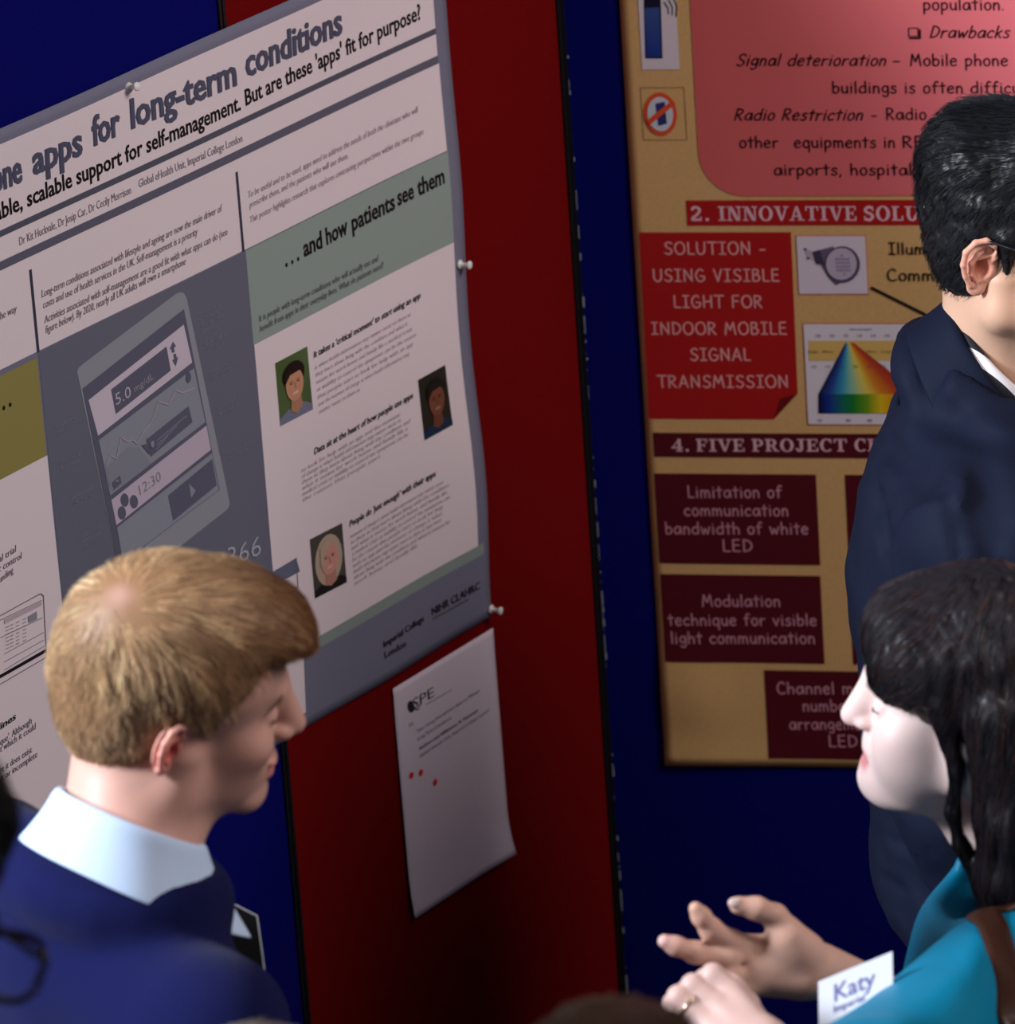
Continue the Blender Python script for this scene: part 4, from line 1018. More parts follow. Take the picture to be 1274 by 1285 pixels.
# ------------------------------------------------------------------ 1: red-haired man in navy sweater
def man_red():
    R = facing(12, 10, 13); ear = at(208, 938, 5.25); hx = Xf(R, ear-R @ np.array([.075, -.020, 0]))
    nb = at(158, 1064, 5.32)
    tR = facing(34); tx = Xf(tR, (nb[0], nb[1], 0)); tx.t = tx.t-tR @ np.array([0, -.02, 0])+np.array([-.036, 0, 0]); hs = (nb[2]-.03)/1.47
    root = person('red-haired man in a navy sweater over a pale blue collar, back towards the camera', tx.t)
    S = head_sdf(hx, nose=(.113, -.022, .0100), bridge=(.095, .016), nb=nb, chin=(.078, -.090, .018))
    S.plane(nb-np.array([0, 0, .04]) if False else hx.inv(np.array([nb-np.array([0, 0, .05])]))[0], hx.R.T @ np.array([0, 0, -1.]))
    V, F = S.mesh(.0021); base = np.array([.56, .31, .25]); C = skin_colours(V, hx, base, (.50, .16, .14), flush=(.62, .26, .20))
    q = hx.inv(V)
    sc = np.clip((q[:, 2]-.02)/.03, 0, 1)*np.clip((.07-q[:, 1])/.02, 0, 1)
    C = C*(1-sc[:, None]*.5)+np.array([.50, .28, .22])*sc[:, None]*.5
    parts = [(V, F, C)]
    for sd in (1, -1):
        v, f, ex = ear_mesh(hx, sd, flare=32, s=.88, pos=(.0700, -.017, -.002), lean=-6)
        e = ex.inv(v); t = np.exp(-((e[:, 1]+.002)/.012)**2-((e[:, 2]+.0)/.017)**2)
        parts.append((v, f, np.array([.66, .34, .28])*(1-t[:, None])+np.array([.55, .06, .04])*t[:, None]))
    arms = [default_arm(tx, hs, s, bend=.16) for s in (1, -1)]
    for s, a in zip((1, -1), arms):
        w_ = a[0][2]; d = w_-a[0][1]; v, f = rest_hand(w_+d/np.linalg.norm(d)*.02, d, s, tR @ np.array([-s, .1, 0])); part('hand', root, v, f, M_SKIN, np.tile(base, (len(v), 1)))
    V, F, C = join(parts); part('body', root, V, F, M_SKIN, C)
    for sd in (1, -1):
        v, f, c = lash_line(hx, sd); part('eyelashes', root, v, f, M_LASH)
        v, f, c = brow(hx, sd, 160, (.35, .17, .08)); part('eyebrow', root, v, f, M_HAIRL, c)
    # hair volume
    H = SDF(hx)
    H.el((0, -.013, .056), (.0805, .103, .090), .02); H.el((0, -.045, .010), (.0705, .068, .078), .02)
    H.el((0, .052, .098), (.055, .052, .030), .025, rot=rotx(-.25)); H.el((0, .094, .088), (.050, .022, .015), .02, rot=rotx(-.5))
    H.el((0, .118, -.015), (.125, .080, .087), .012, '-'); H.el((0, .07, -.05), (.14, .062, .075), .015, '-')
    for s in (-1, 1): H.el((s*.085, .000, -.012), (.03, .022, .036), .008, '-')
    H.el((0, -.03, -.13), (.12, .12, .075), .01, '-')
    H.warp.append(lambda P: .0014*vnoise(hx.inv(P), 60, 3))
    hv, hf = H.mesh(.0026)
    hq = hx.inv(hv); hc = np.tile(np.array([.24, .125, .06]), (len(hv), 1))
    whorl = np.array([.022, -.066, .120])
    wd = np.exp(-(np.linalg.norm(hq-whorl, axis=1)/.012)**2)[:, None]; hc = hc*(1-wd)+np.array([.42, .23, .19])*wd
    def field(P, t):
        q = hx.inv(P); r = q-whorl; d = r.copy(); dn = np.linalg.norm(r, axis=1, keepdims=True)
        d = d/np.maximum(dn, .004); sw = np.cross(np.array([0, -.5, .85]), d)*np.clip(.05-dn, 0, .05)*14
        side = np.clip((.10-q[:, 2:3])/.06, 0, 1); d = d+sw+np.array([0, 0, -1.1])*side
        front = np.clip((q[:, 1:2]-.03)/.05, 0, 1)*(q[:, 2:3] > .05); d = d+np.array([.25, .4, -.15])*front
        return d @ hx.R.T
    base_keep = lambda c: (np.abs(H.dist(c)) < .012).astype(float)
    n = 20000; roots = sample(hv, hf, n, lambda c: np.ones(len(c)))
    g = H.grad(roots); rq = hx.inv(roots); dist_w = np.linalg.norm(rq-whorl, axis=1)
    top = np.clip((rq[:, 2]-.05)/.05, 0, 1)
    keep = np.random.rand(n) < np.clip((dist_w-.002)/.014, .2, 1); roots, g, rq, top = roots[keep], g[keep], rq[keep], top[keep]; n = len(roots)
    roots = roots-g*.004
    length = (.020+.014*top+.010*np.clip((rq[:, 1]-.03)/.05, 0, 1))*np.random.uniform(.7, 1.15, n)
    cl = vnoise(rq, 130, 9); wv_ = rq-whorl; an = np.arctan2(wv_[:, 0], -wv_[:, 1]-.6*wv_[:, 2]); st = vnoise(np.stack([an*9, rq[:, 2]*25, rq[:, 1]*14], 1), 1.0, 12)
    P, Rr = grow(H, roots, field, length, 6, -.003, .0030*np.random.rand(n)+.0026*st+.001, r0=.00042, lift=.15)
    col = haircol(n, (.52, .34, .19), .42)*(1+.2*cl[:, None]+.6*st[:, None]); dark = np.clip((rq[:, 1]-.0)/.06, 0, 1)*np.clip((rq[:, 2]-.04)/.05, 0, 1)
    col = col*(1-dark[:, None]*np.array([.50, .66, .76])); col = np.clip(col, .02, 1)  # shade on the front and top of the hair, put into the strand colour
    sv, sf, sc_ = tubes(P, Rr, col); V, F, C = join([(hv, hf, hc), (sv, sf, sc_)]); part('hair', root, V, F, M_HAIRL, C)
    # sweater
    T = torso_sdf(tx, hs, .93, arms, .012, trapz=1.435)
    nc = Xf(tR @ rotx(rad(-16)), nb); yoke(T, nc, .070, .020, -.038, .066)
    z = lambda a: a*hs
    T.rc((-.04, -.03, z(1.45)), (-.165, -.02, z(1.445)), .050, .052, .05)
    T.chain([(0, -.155, z(1.33)), (0, -.165, z(1.20)), (0, -.15, z(1.0))], [.0025, .0025, .002], .006, '-')
    T.chain([(.0, -.150, z(1.20)), (.10, -.14, z(1.26)), (.17, -.10, z(1.30))], [.004, .005, .004], .02, '-')
    T.chain([(.17, -.08, z(1.22)), (.12, -.13, z(1.12)), (.03, -.15, z(1.05))], [.007, .008, .004], .03, '-')
    T.chain([(.19, -.06, z(1.36)), (.19, -.09, z(1.28)), (.17, -.10, z(1.20))], [.003, .004, .003], .012, '-')
    T.warp.append(lambda P: .0035*vnoise(P*np.array([1, 1, .6]), 14, 21))
    for a in arms: T.x = Xf(); T.ops.append(('&', .004, 'p', a[0][2]-(a[0][2]-a[0][1])*.04, (a[0][2]-a[0][1])/np.linalg.norm(a[0][2]-a[0][1]), None)) if False else None
    V, F = T.mesh(.0055, lo=np.array([-9, -9, z(.84)])); part('sweater', root, V, F, M_SWEAT)
    # ribbed neckband
    ring = []
    for i in range(49):
        a = 2*math.pi*i/48; ring.append(nc((math.sin(a)*.080, -math.cos(a)*.080+.000, -.020)))
    v, f, c = tubes(np.array(ring)[None], np.full((1, 49), .0055), np.array([[0, 0, 0]])); part('neckband', root, v, f, M_SWEAT)
    collar(root, 'shirt_collar', M_SHIRT, Xf(tR @ rotx(rad(-20)), nb+np.array([0, 0, .004])), .062, .066, .040, .047, .078, .022, 166, tilt=.030, point=.03, flare_f=.032)
    legs(root, tx, hs, M_CHAR, M_SHOE)
    return root, hx, tx
ROOT1, HX1, TX1 = man_red()
# dark folder held at his chest
def folder():
    q = [at(281, 1129, 5.53), at(322, 1150, 5.53), at(332, 1222, 5.53), at(334, 1262, 5.53), at(262, 1262, 5.53)]
    q = [np.array(k) for k in q]; n_ = np.cross(q[1]-q[0], q[4]-q[0]); n_ /= np.linalg.norm(n_)
    r = empty('folder', Matrix.Translation(Vector(q[0])), 'dark folder with a pale edge, held in front of the man in the navy sweater', 'folder')
    V = [k+n_*.006 for k in q]+[k-n_*.006 for k in q]; F = [tuple(range(5)), tuple(range(9, 4, -1))]+[(i, (i+1) % 5, 5+(i+1) % 5, 5+i)[::-1] for i in range(5)]
    link('cover', np_mesh('cover', np.array(V)-q[0], F, False), M_BLACK, r)
    v, f, c = tubes(np.array([q[0], q[1], q[2], q[3]])[None]+n_*.006, np.full((1, 4), .0011), np.array([[0, 0, 0]])); link('pale_edge', np_mesh('pale_edge', v-q[0], f), M_WHITEPL, r)
folder()
# ------------------------------------------------------------------ 2: woman in teal top
def woman():
    R = facing(170, -3, -4); ear = at(1234, 926, 5.5); hx = Xf(R, ear-R @ np.array([-.073, -.018, 0]))
    nb = hx((0, -.055, -.155))+np.array([.01, 0, -.02])
    tR = facing(172); tx = Xf(tR, (nb[0], nb[1], 0)); tx.t = tx.t-tR @ np.array([0, -.02, 0]); hs = nb[2]/1.47
    root = person('dark-haired woman in a teal top, counting on her fingers', tx.t)
    zs = .93
    S = head_sdf(hx, zs=zs, nose=(.112, -.021, .0092), bridge=(.091, .022), hump=.0, alae=.8, cheek=.93, nb=nb, chin=(.086, -.088, .018), female=True, mouth=.004, jaw=.92, neck=(.049, .052))
    S.el((0, .04, -.087), (.04, .05, .02), .03)
    S.plane(hx.inv(np.array([nb-np.array([0, 0, .09])]))[0], hx.R.T @ np.array([0, 0, -1.]))
    V, F = S.mesh(.0021); base = np.array([.78, .58, .54])
    C = skin_colours(V, hx, base, (.55, .16, .17), flush=(.76, .42, .42), zs=zs, extra=.004)
    parts = [(V, F, C)]
    for sd in (1, -1):
        v, f, ex = ear_mesh(hx, sd, flare=20, s=.9); parts.append((v, f, np.array([.68, .40, .36])))
    # ---- hands and forearms
    A = lambda x, y, d: at(x, y, d)
    H1 = SDF(); sk = .006
    # right hand, palm towards the camera, fingers to the left
    wr = A(1030, 1214, 5.42)
    H1.rc(A(1130, 1275, 5.50), wr, .031, .0225, .01); H1.rc(A(1028, 1226, 5.42), A(1010, 1219, 5.415), .019, .020, .01)
    H1.rc(A(1008, 1216, 5.415), A(942, 1206, 5.40), .020, .0125, .012); H1.rc(A(1004, 1226, 5.415), A(950, 1226, 5.405), .0185, .0125, .014); H1.rc(A(1002, 1204, 5.415), A(936, 1190, 5.40), .017, .0110, .012)
    H1.chain([A(1008, 1196, 5.405), A(986, 1172, 5.39), A(973, 1150, 5.385), A(950, 1140, 5.375), A(927, 1136, 5.37)], [.020, .0155, .0108, .0100, .0082], sk)          # thumb
    H1.el(A(990, 1190, 5.392), (.019, .012, .015), .012)
    H1.chain([A(938, 1190, 5.40), A(918, 1182, 5.39), A(892, 1166, 5.37), A(880, 1150, 5.36), A(873, 1140, 5.355)], [.0115, .0105, .0098, .0082, .0062], sk)                 # index
    H1.chain([A(938, 1205, 5.40), A(912, 1203, 5.385), A(872, 1195, 5.37), A(848, 1187, 5.36), A(834, 1181, 5.355)], [.0115, .0100, .0095, .0082, .0062], sk)                # middle
    H1.chain([A(944, 1220, 5.40), A(914, 1226, 5.385), A(888, 1236, 5.375), A(872, 1243, 5.38), A(862, 1248, 5.39)], [.0115, .0100, .0090, .0080, .0065], sk)                # ring finger, held by the other hand
    H1.chain([A(950, 1234, 5.40), A(924, 1246, 5.39), A(904, 1258, 5.385), A(890, 1264, 5.39), A(880, 1270, 5.40)], [.0105, .0090, .0080, .0075, .0060], sk)                # little finger
    H1.chain([A(930, 1212, 5.385), A(950, 1206, 5.388), A(975, 1196, 5.384)], [.0008, .0014, .0008], .006, '-'); H1.chain([A(945, 1190, 5.384), A(962, 1178, 5.383), A(980, 1205, 5.39), A(1000, 1214, 5.398)], [.0008, .0014, .0012, .0008], .006, '-')
    H1.el(A(982, 1208, 5.405), (.030, .014, .024), .02); H1.el(A(960, 1216, 5.405), (.022, .011, .020), .015)
    v, f = H1.mesh(.0016); hb = np.array([.58, .34, .26])
    t1 = np.exp(-(np.linalg.norm(v-A(832, 1181, 5.353), axis=1)/.010)**2)[:, None]; c = hb*(1-t1)+np.array([.66, .40, .38])*t1; part('hand', root, v, f, M_SKIN, c)
    # left hand, knuckles up, curled round the fingers of the right one
    H2 = SDF()
    H2.rc(A(1010, 1360, 5.24), A(962, 1310, 5.25), .027, .023, .012)
    H2.rc(A(955, 1305, 5.25), A(918, 1247, 5.275), .020, .0125, .008); H2.rc(A(945, 1312, 5.245), A(902, 1262, 5.268), .019, .0125, .006); H2.rc(A(932, 1318, 5.245), A(885, 1279, 5.265), .018, .0120, .006)
    H2.rc(A(930, 1325, 5.25), A(880, 1296, 5.27), .017, .0110, .014)
    H2.chain([A(920, 1247, 5.275), A(895, 1224, 5.28), A(885, 1229, 5.31), A(897, 1246, 5.33)], [.0118, .0108, .0095, .008], .003)
    H2.chain([A(900, 1261, 5.268), A(870, 1237, 5.275), A(862, 1244, 5.31), A(878, 1260, 5.33)], [.0118, .0108, .0095, .008], .003)
    H2.chain([A(884, 1278, 5.265), A(852, 1251, 5.27), A(845, 1259, 5.305), A(860, 1275, 5.325)], [.0115, .0105, .0092, .008], .003)
    H2.chain([A(876, 1294, 5.27), A(845, 1274, 5.275), A(838, 1280, 5.305), A(852, 1292, 5.32)], [.0105, .0095, .0085, .007], .003)
    H2.chain([A(948, 1290, 5.27), A(935, 1262, 5.31), A(920, 1240, 5.345), A(908, 1228, 5.36)], [.016, .0125, .0108, .0085], sk)                                          # thumb, behind the held finger
    v, f = H2.mesh(.0016); part('hand', root, v, f, M_SKIN, np.tile((.58, .38, .34), (len(v), 1)))
    V, F, C = join(parts); part('body', root, V, F, M_SKIN, C)
    # nails, rings, lashes, earring
    S = SDF(); S.el(A(922, 1133, 5.363), (.0062, .003, .0052), rot=cam_rot() @ rotz(.15)); v, f = S.mesh(.001); part('thumb_nail', root, v, f, mat('nail', (.62, .46, .42), .3, spec=.5))
    def ring(c, ax, r, w_, name='ring'):
        ax = np.array(ax)/np.linalg.norm(ax); a = np.cross(ax, [0, 0, 1.]); a /= np.linalg.norm(a); b = np.cross(ax, a)
        P = np.array([c+(a*math.cos(t)+b*math.sin(t))*r for t in np.linspace(0, 2*math.pi, 33)])
        v, f, cc = tubes(P[None], np.full((1, 33), w_), np.array([[0, 0, 0]])); part(name, root, v, f, M_GOLD)
    ring(A(909, 1203, 5.385), A(872, 1195, 5.37)-A(912, 1203, 5.385), .0106, .0014)
    ring(A(864, 1261, 5.268), A(852, 1251, 5.27)-A(884, 1278, 5.265), .0118, .0014)
    for sd in (-1, 1):
        v, f, c = lash_line(hx, sd, zs, .0013, dz=-.004, wid=.012); part('eyelashes', root, v, f, M_LASH)
        v, f, c = brow(hx, sd, 180, (.03, .02, .02), zs); part('eyebrow', root, v, f, M_HAIRD, c)
    S = SDF(); S.el(ear+np.array([0, -.012, -.030]), (.0032, .0032, .0032)); v, f = S.mesh(.0008); part('earring', root, v, f, M_STEEL)
    # ---- hair
    H = SDF(hx)
    H.el((0, -.014, .052), (.0835, .108, .088), .02); H.el((0, .052, .075), (.060, .050, .042), .02)
    H.el((0, -.055, -.02), (.078, .062, .10), .03)
    for s in (-1, 1):
        H.el((s*.050, .040, .060), (.033, .052, .040), .015, rot=rotx(-.25))
        H.chain([(s*.070, -.03, .02), (s*.082, -.045, -.08), (s*.080, -.045, -.14), (s*.070, -.035, -.185)], [.030, .030, .030, .020], .02)
        H.chain([(s*.074, .022, .035), (s*.079, .006, -.03), (s*.078, .008, -.075), (s*.076, .002, -.11), (s*.080, -.020, -.155), (s*.080, -.035, -.18)], [.012, .0062, .0058, .0062, .008, .008], .008)
    H.chain([(0, -.09, .0), (0, -.105, -.10), (0, -.10, -.165)], [.045, .05, .04], .05)
    H.el((0, .122, -.012), (.058, .055, .072), .006, '-'); H.el((0, .085, -.05), (.10, .062, .058), .006, '-')
    H.warp.append(lambda P: .0016*vnoise(hx.inv(P)*np.array([1, 1, .12]), 110, 13)+.0012*vnoise(hx.inv(P)*np.array([1, 1, .2]), 220, 5))
    hv, hf = H.mesh(.0026); hc = np.tile(np.array([.012, .010, .013]), (len(hv), 1))
    def field(P, t):
        q = hx.inv(P); n = len(q); side = np.sign(q[:, 0]+1e-6)
        d = np.stack([side*.9*np.clip(1-np.abs(q[:, 0])/.06, 0, 1), .15*np.ones(n), -1.0*np.ones(n)], 1)
        fr = np.clip((q[:, 1]-.0)/.05, 0, 1)[:, None]; fr = fr*(q[:, 2:3] > .02)
        d = d*(1-fr)+np.stack([.25*side, .75*np.ones(n), -.65*np.ones(n)], 1)*fr
        low = np.clip((-.02-q[:, 2])/.05, 0, 1)[:, None]; d = d*(1-low)+np.array([0, .05, -1.])*low
        return d @ hx.R.T
    n = 12000; roots = sample(hv, hf, n, lambda c: np.where(hx.inv(c)[:, 2] > .0, 1.6, .9)); g = H.grad(roots); rq = hx.inv(roots)
    length = np.where(rq[:, 2] > .03, np.where(rq[:, 1] > .02, .055, .13), .09)*np.random.uniform(.7, 1.1, n)
    P, Rr = grow(H, roots-g*.001, field, length, 10, -.0006, .0012*np.random.rand(n)+.0002, r0=.00042, lift=.1)
    col = haircol(n, (.012, .011, .015), .4); red = np.random.rand(n) < .12; col[red] = (.05, .018, .012)
    sv, sf, sc_ = tubes(P, Rr, col); V, F, C = join([(hv, hf, hc), (sv, sf, sc_)]); part('hair', root, V, F, M_HAIRD, C)
    # ---- teal top
    z = lambda a: a*hs
    # left arm (near) bends down and forwards; right arm reaches to the raised hand
    sl = tx((-.165, .012, z(1.41))); sr = tx((.165, -.01, z(1.365)))
    a_l = ([sl, A(1088, 1390, 5.21), A(1000, 1350, 5.24)], [.050, .042, .026])
    a_r = ([sr, sr+np.array([-.10, .0, -.23]), A(1075, 1240, 5.47)], [.048, .038, .026])
    T = torso_sdf(tx, hs, 1.0, [(a_l[0][:2], a_l[1][:2]), (a_r[0][:2], a_r[1][:2])], .012, True)
    T.x = Xf(); T.rc(a_l[0][1], a_l[0][1]*.75+np.array(a_l[0][2])*.25, .060, .052, .02); T.rc(a_l[0][0], a_l[0][1], .062, .076, .03); T.rc(a_r[0][1], a_r[0][1]*.75+np.array(a_r[0][2])*.25, .048, .046, .02); T.x = tx
    nc = Xf(tR @ rotx(rad(-14)), nb); T.x = nc; T.rc((0, -.012, -.035), (0, .01, .12), .092, .14, .012, '-'); T.x = tx
    def folds(P):
        q = tx.inv(P)-np.array([-.15, 0, z(1.40)]); an = np.arctan2(q[:, 1], -q[:, 2]+.02); r = np.linalg.norm(q, axis=1)
        return .0030*np.sin(an*9+2.5*vnoise(P, 8, 4))*np.clip((r-.05)/.12, 0, 1)+.003*vnoise(P, 16, 8)
    T.warp.append(folds)
    V, F = T.mesh(.005, lo=np.array([-9, -9, z(.80)])); part('satin_top', root, V, F, M_TEAL)
    # bare forearms
    S = SDF(); S.chain([a_l[0][1], a_l[0][2]], [.036, .026]); S.chain([a_r[0][1], A(1120, 1268, 5.49)], [.036, .031]); V, F = S.mesh(.004); part('forearm', root, V, F, M_SKIN, np.tile((.58, .36, .30), (len(V), 1)))
    # rose coloured layer at the nape and the leather bag strap over the near shoulder
    U = torso_sdf(tx, hs, 1.0, [], .0185, True); U.x = nc; U.ops.append(('&', .003, 'e', nb+np.array([.085, -.06, 0]), np.eye(3), np.array([.10, .13, .12])))
    U.rc((0, -.008, -.035), (0, .012, .12), .068, .105, .010, '-'); v, f = U.mesh(.004); part('rose_undershirt', root, v, f, mat('rose_cotton', srgb(190, 92, 104), .8))
    legs(root, tx, hs, M_CHAR, M_SHOE, .92)
    return root, hx, tx, nb, H, T
def cam_rot(): return np.stack([cR, cF, cU], 1)
ROOT2, HX2, TX2, NB2, HH2, TOP2 = woman()
def strap():
    T = TOP2
    def hit(x, y, d=5.0):       # where the line of sight meets the blouse
        r = ray(x, y)
        for _ in range(60):
            q = CAM+r*d; e = float(T.dist(q[None])[0])
            if e < .0015: break
            d += max(e*.8, .0008)
            if d > 6: break
        return q
    near = [hit(1274, 1285+65), hit(1270, 1285), hit(1265, 1240), hit(1257, 1200), hit(1246, 1165), hit(1234, 1147)]
    n0 = near[-1]; far = [n0+np.array([.010, .02, .004]), n0+np.array([.035, .035, -.01]), n0+np.array([.07, .045, -.06]), n0+np.array([.09, .05, -.14])]
    P = np.array([np.array(k) for k in catmull(near+far, n=6)])
    for k in range(6):
        g = T.grad(P, .004); P = P-g*(T.dist(P)-.002)[:, None]*.8
    tg = np.gradient(P, axis=0); tg /= np.linalg.norm(tg, axis=1, keepdims=True); g = T.grad(P, .004); sd = np.cross(tg, g); sd /= np.linalg.norm(sd, axis=1, keepdims=True)
    w_ = .016; V = np.concatenate([P-sd*w_+g*.001, P-sd*w_*.5+g*.003, P+sd*w_*.5+g*.003, P+sd*w_+g*.001]); n = len(P); F = []
    for j in range(3):
        for i in range(n-1): F.append((j*n+i, j*n+i+1, (j+1)*n+i+1, (j+1)*n+i))
    B = P[0]
    r = empty('shoulder_bag', Matrix.Translation(Vector(B)), 'brown leather bag strap over the near shoulder of the woman in teal', 'bag')
    o = link('strap', np_mesh('strap', V-B, np.array(F)), M_BROWN, r); md = o.modifiers.new('s', 'SOLIDIFY'); md.thickness = .003; md.offset = 1
    S = SDF(Xf(TX2.R, B+np.array([0.03, -.15, -.16]))); S.el((0, 0, 0), (.05, .14, .11), .02); S.plane((0, 0, .06), (0, 0, 1), .01); v, f = S.mesh(.008)
    link('bag_body', np_mesh('bag_body', v-B, f), M_BROWN, r)
    v, f, c = tubes(np.array([B, B+np.array([.015, -.03, -.06]), B+np.array([.03, -.15, -.11])])[None], np.full((1, 3), .006), np.array([[0, 0, 0]])); link('strap_end', np_mesh('strap_end', v-B, f), M_BROWN, r)
strap()
def badge():
    q = [at(1027, 1232, 5.355), at(1120, 1194, 5.36), at(1128, 1330, 5.34), at(1029, 1375, 5.33)]; q[2] = q[1]+q[3]-q[0]
    c = q[0]; n_ = np.cross(q[1]-q[0], q[3]-q[0]); n_ /= np.linalg.norm(n_); n_ = -n_ if n_ @ cF > 0 else n_
    r = empty('name_badge', Matrix.Translation(Vector(c)), 'white name card held in front of the woman in teal', 'badge')
    V = [k+n_*.0006 for k in q]+[k-n_*.0006 for k in q]; F = [(0, 1, 2, 3), (7, 6, 5, 4), (0, 4, 5, 1), (1, 5, 6, 2), (2, 6, 7, 3), (3, 7, 4, 0)]
    M_CARD = mat('white_card', (.74, .76, .84), .5); link('card', np_mesh('card', np.array(V)-c, F, False), M_CARD, r)
    M_BINK = mat('blue_grey_ink', srgb(110, 112, 165), .6)
    ex = (q[1]-q[0])/np.linalg.norm(q[1]-q[0]); ez = (q[0]-q[3])/np.linalg.norm(q[0]-q[3])
    for s_, x_, z_, w_ in (("Katy", .014, -.024, .040), ("Imperial", .014, -.034, .030)):
        Vt, Ft = bfont(s_, .01); k = w_/np.ptp(Vt[:, 0]); W = c+n_*.0010+np.outer(Vt[:, 0]*k+x_, ex)+np.outer(Vt[:, 1]*k+z_, ez)
        link('name_lettering', np_mesh('name_lettering', W-c, Ft, False), M_BINK, r)
badge()

# ------------------------------------------------------------------ 3: man in dark blue jacket
def man_blue():
    R = facing(-24, 2, 0); ear = at(1226, 331, 6.22); hx = Xf(R, ear-R @ np.array([.075, -.022, .002]))
    nb = hx((0, -.030, -.118))+np.array([0, 0, -.016])
    tR = facing(-10); tx = Xf(tR, (nb[0], nb[1], 0)); tx.t = tx.t-tR @ np.array([0, -.015, 0]); hs = (nb[2]-.045)/1.47
    root = person('black-haired man with glasses in a dark blue jacket, beside the tan poster', tx.t)
    S = head_sdf(hx, nose=(.114, -.030, .0115), bridge=(.092, .012), nb=nb, jaw=1.06, neck=(.053, .058))
    S.plane(hx.inv(np.array([nb-np.array([0, 0, .06])]))[0], hx.R.T @ np.array([0, 0, -1.]))
    V, F = S.mesh(.0022); base = np.array([.60, .36, .25]); C = skin_colours(V, hx, base, (.45, .18, .15), flush=(.62, .30, .24)); parts = [(V, F, C)]
    q = hx.inv(V); st = np.clip((-.03-q[:, 2])/.03, 0, 1)*np.clip(1-np.abs(q[:, 1]-.05)/.06, 0, 1)*.35; C *= (1-st[:, None]*.5); parts = [(V, F, C)]
    for sd in (1, -1):
        v, f, ex = ear_mesh(hx, sd, flare=24, s=1.05, lean=-10); e = ex.inv(v); t = np.exp(-((e[:, 1]+.002)/.010)**2-((e[:, 2]+.0)/.013)**2)[:, None]
        parts.append((v, f, np.array([.66, .33, .24])*(1-t)+np.array([.50, .14, .08])*t))
    arms = [default_arm(tx, hs, s, bend=.06, out=.035) for s in (1, -1)]
    for s, a in zip((1, -1), arms):
        w_ = a[0][2]; d = w_-a[0][1]; v, f = rest_hand(w_+d/np.linalg.norm(d)*.03, d, s, tR @ np.array([-s, .1, 0])); part('hand', root, v, f, M_SKIN, np.tile(base, (len(v), 1)))
    V, F, C = join(parts); part('body', root, V, F, M_SKIN, C)
    for sd in (1, -1):
        v, f, c = lash_line(hx, sd); part('eyelashes', root, v, f, M_LASH)
        v, f, c = brow(hx, sd, 220, (.015, .012, .012)); part('eyebrow', root, v, f, M_HAIRD, c)
    H = SDF(hx)
    H.el((0, -.012, .058), (.0785, .098, .088), .02); H.el((0, -.034, .008), (.0715, .066, .082), .02)
    H.el((0, .030, .112), (.060, .058, .048), .03, rot=rotx(.15)); H.el((0, -.045, .105), (.060, .05, .045), .03)
    for s in (-1, 1): H.rc((s*.069, .010, .03), (s*.068, .008, -.004), .010, .006, .01)
    H.el((0, .120, -.010), (.125, .080, .092), .012, '-'); H.el((0, .07, -.055), (.14, .055, .06), .012, '-')
    for s in (-1, 1): H.el((s*.085, -.012, -.008), (.028, .019, .036), .006, '-')
    H.el((0, -.02, -.125), (.12, .14, .070), .008, '-')
    H.warp.append(lambda P: .0025*vnoise(hx.inv(P)*np.array([1, .5, .7]), 90, 31)+.0014*vnoise(P, 190, 5))
    hv, hf = H.mesh(.0026); hc = np.tile(np.array([.008, .008, .010]), (len(hv), 1))
    def field(P, t):
        q = hx.inv(P); n = len(q)
        top = np.clip((q[:, 2:3]-.07)/.06, 0, 1)
        d = np.array([0, -.75, -.8])*(1-top)+np.array([.1, -1., .25])*top
        d = np.repeat(d, 1, 0)+np.stack([.25*np.sign(q[:, 0])*top[:, 0], 0*q[:, 0], 0*q[:, 0]], 1)
        w_ = vnoise(q, 45, 77)[:, None]; d = d+np.array([.3, 0, .25])*w_
        return d @ hx.R.T
    n = 12000; roots = sample(hv, hf, n, lambda c: np.ones(len(c))); g = H.grad(roots); rq = hx.inv(roots); top = np.clip((rq[:, 2]-.06)/.06, 0, 1)
    length = (.014+.026*top)*np.random.uniform(.7, 1.2, n)
    P, Rr = grow(H, roots-g*.003, field, length, 7, -.002, .0035*np.random.rand(n)+.0015+.004*top*np.random.rand(n), r0=.00040, lift=.25)
    sv, sf, sc_ = tubes(P, Rr, haircol(n, (.009, .010, .013), .4)); V, F, C = join([(hv, hf, hc), (sv, sf, sc_)]); part('hair', root, V, F, M_HAIRD, C)
    glasses(root, hx, .0024, .0835, -.022, .030, front=.112)
    # jacket
    z = lambda a: a*hs; T = torso_sdf(tx, hs, 1.14, arms, .036, k=.06, trapz=1.46); T.el((0, -.030, z(1.27)), (.19, .138, .20), .07); T.el((0, -.02, z(1.05)), (.19, .130, .20), .07)
    nc = Xf(tR @ rotx(rad(-34)), nb); yoke(T, nc, .070, .021, -.034, .069)
    T.x = nc; T.rc((0, .06, -.05), (0, .11, .05), .052, .085, .012, '-'); T.x = tx
    def on(px, py, d=5.6):      # a point on the cloth, found along the line of sight
        r = ray(px, py)
        for _ in range(80):
            q = CAM+r*d; e = float(T.dist(q[None])[0])
            if e < .001 or d > 7: break
            d += max(e*.8, .0006)
        return tx.inv(q[None])[0] if d < 6.7 else None
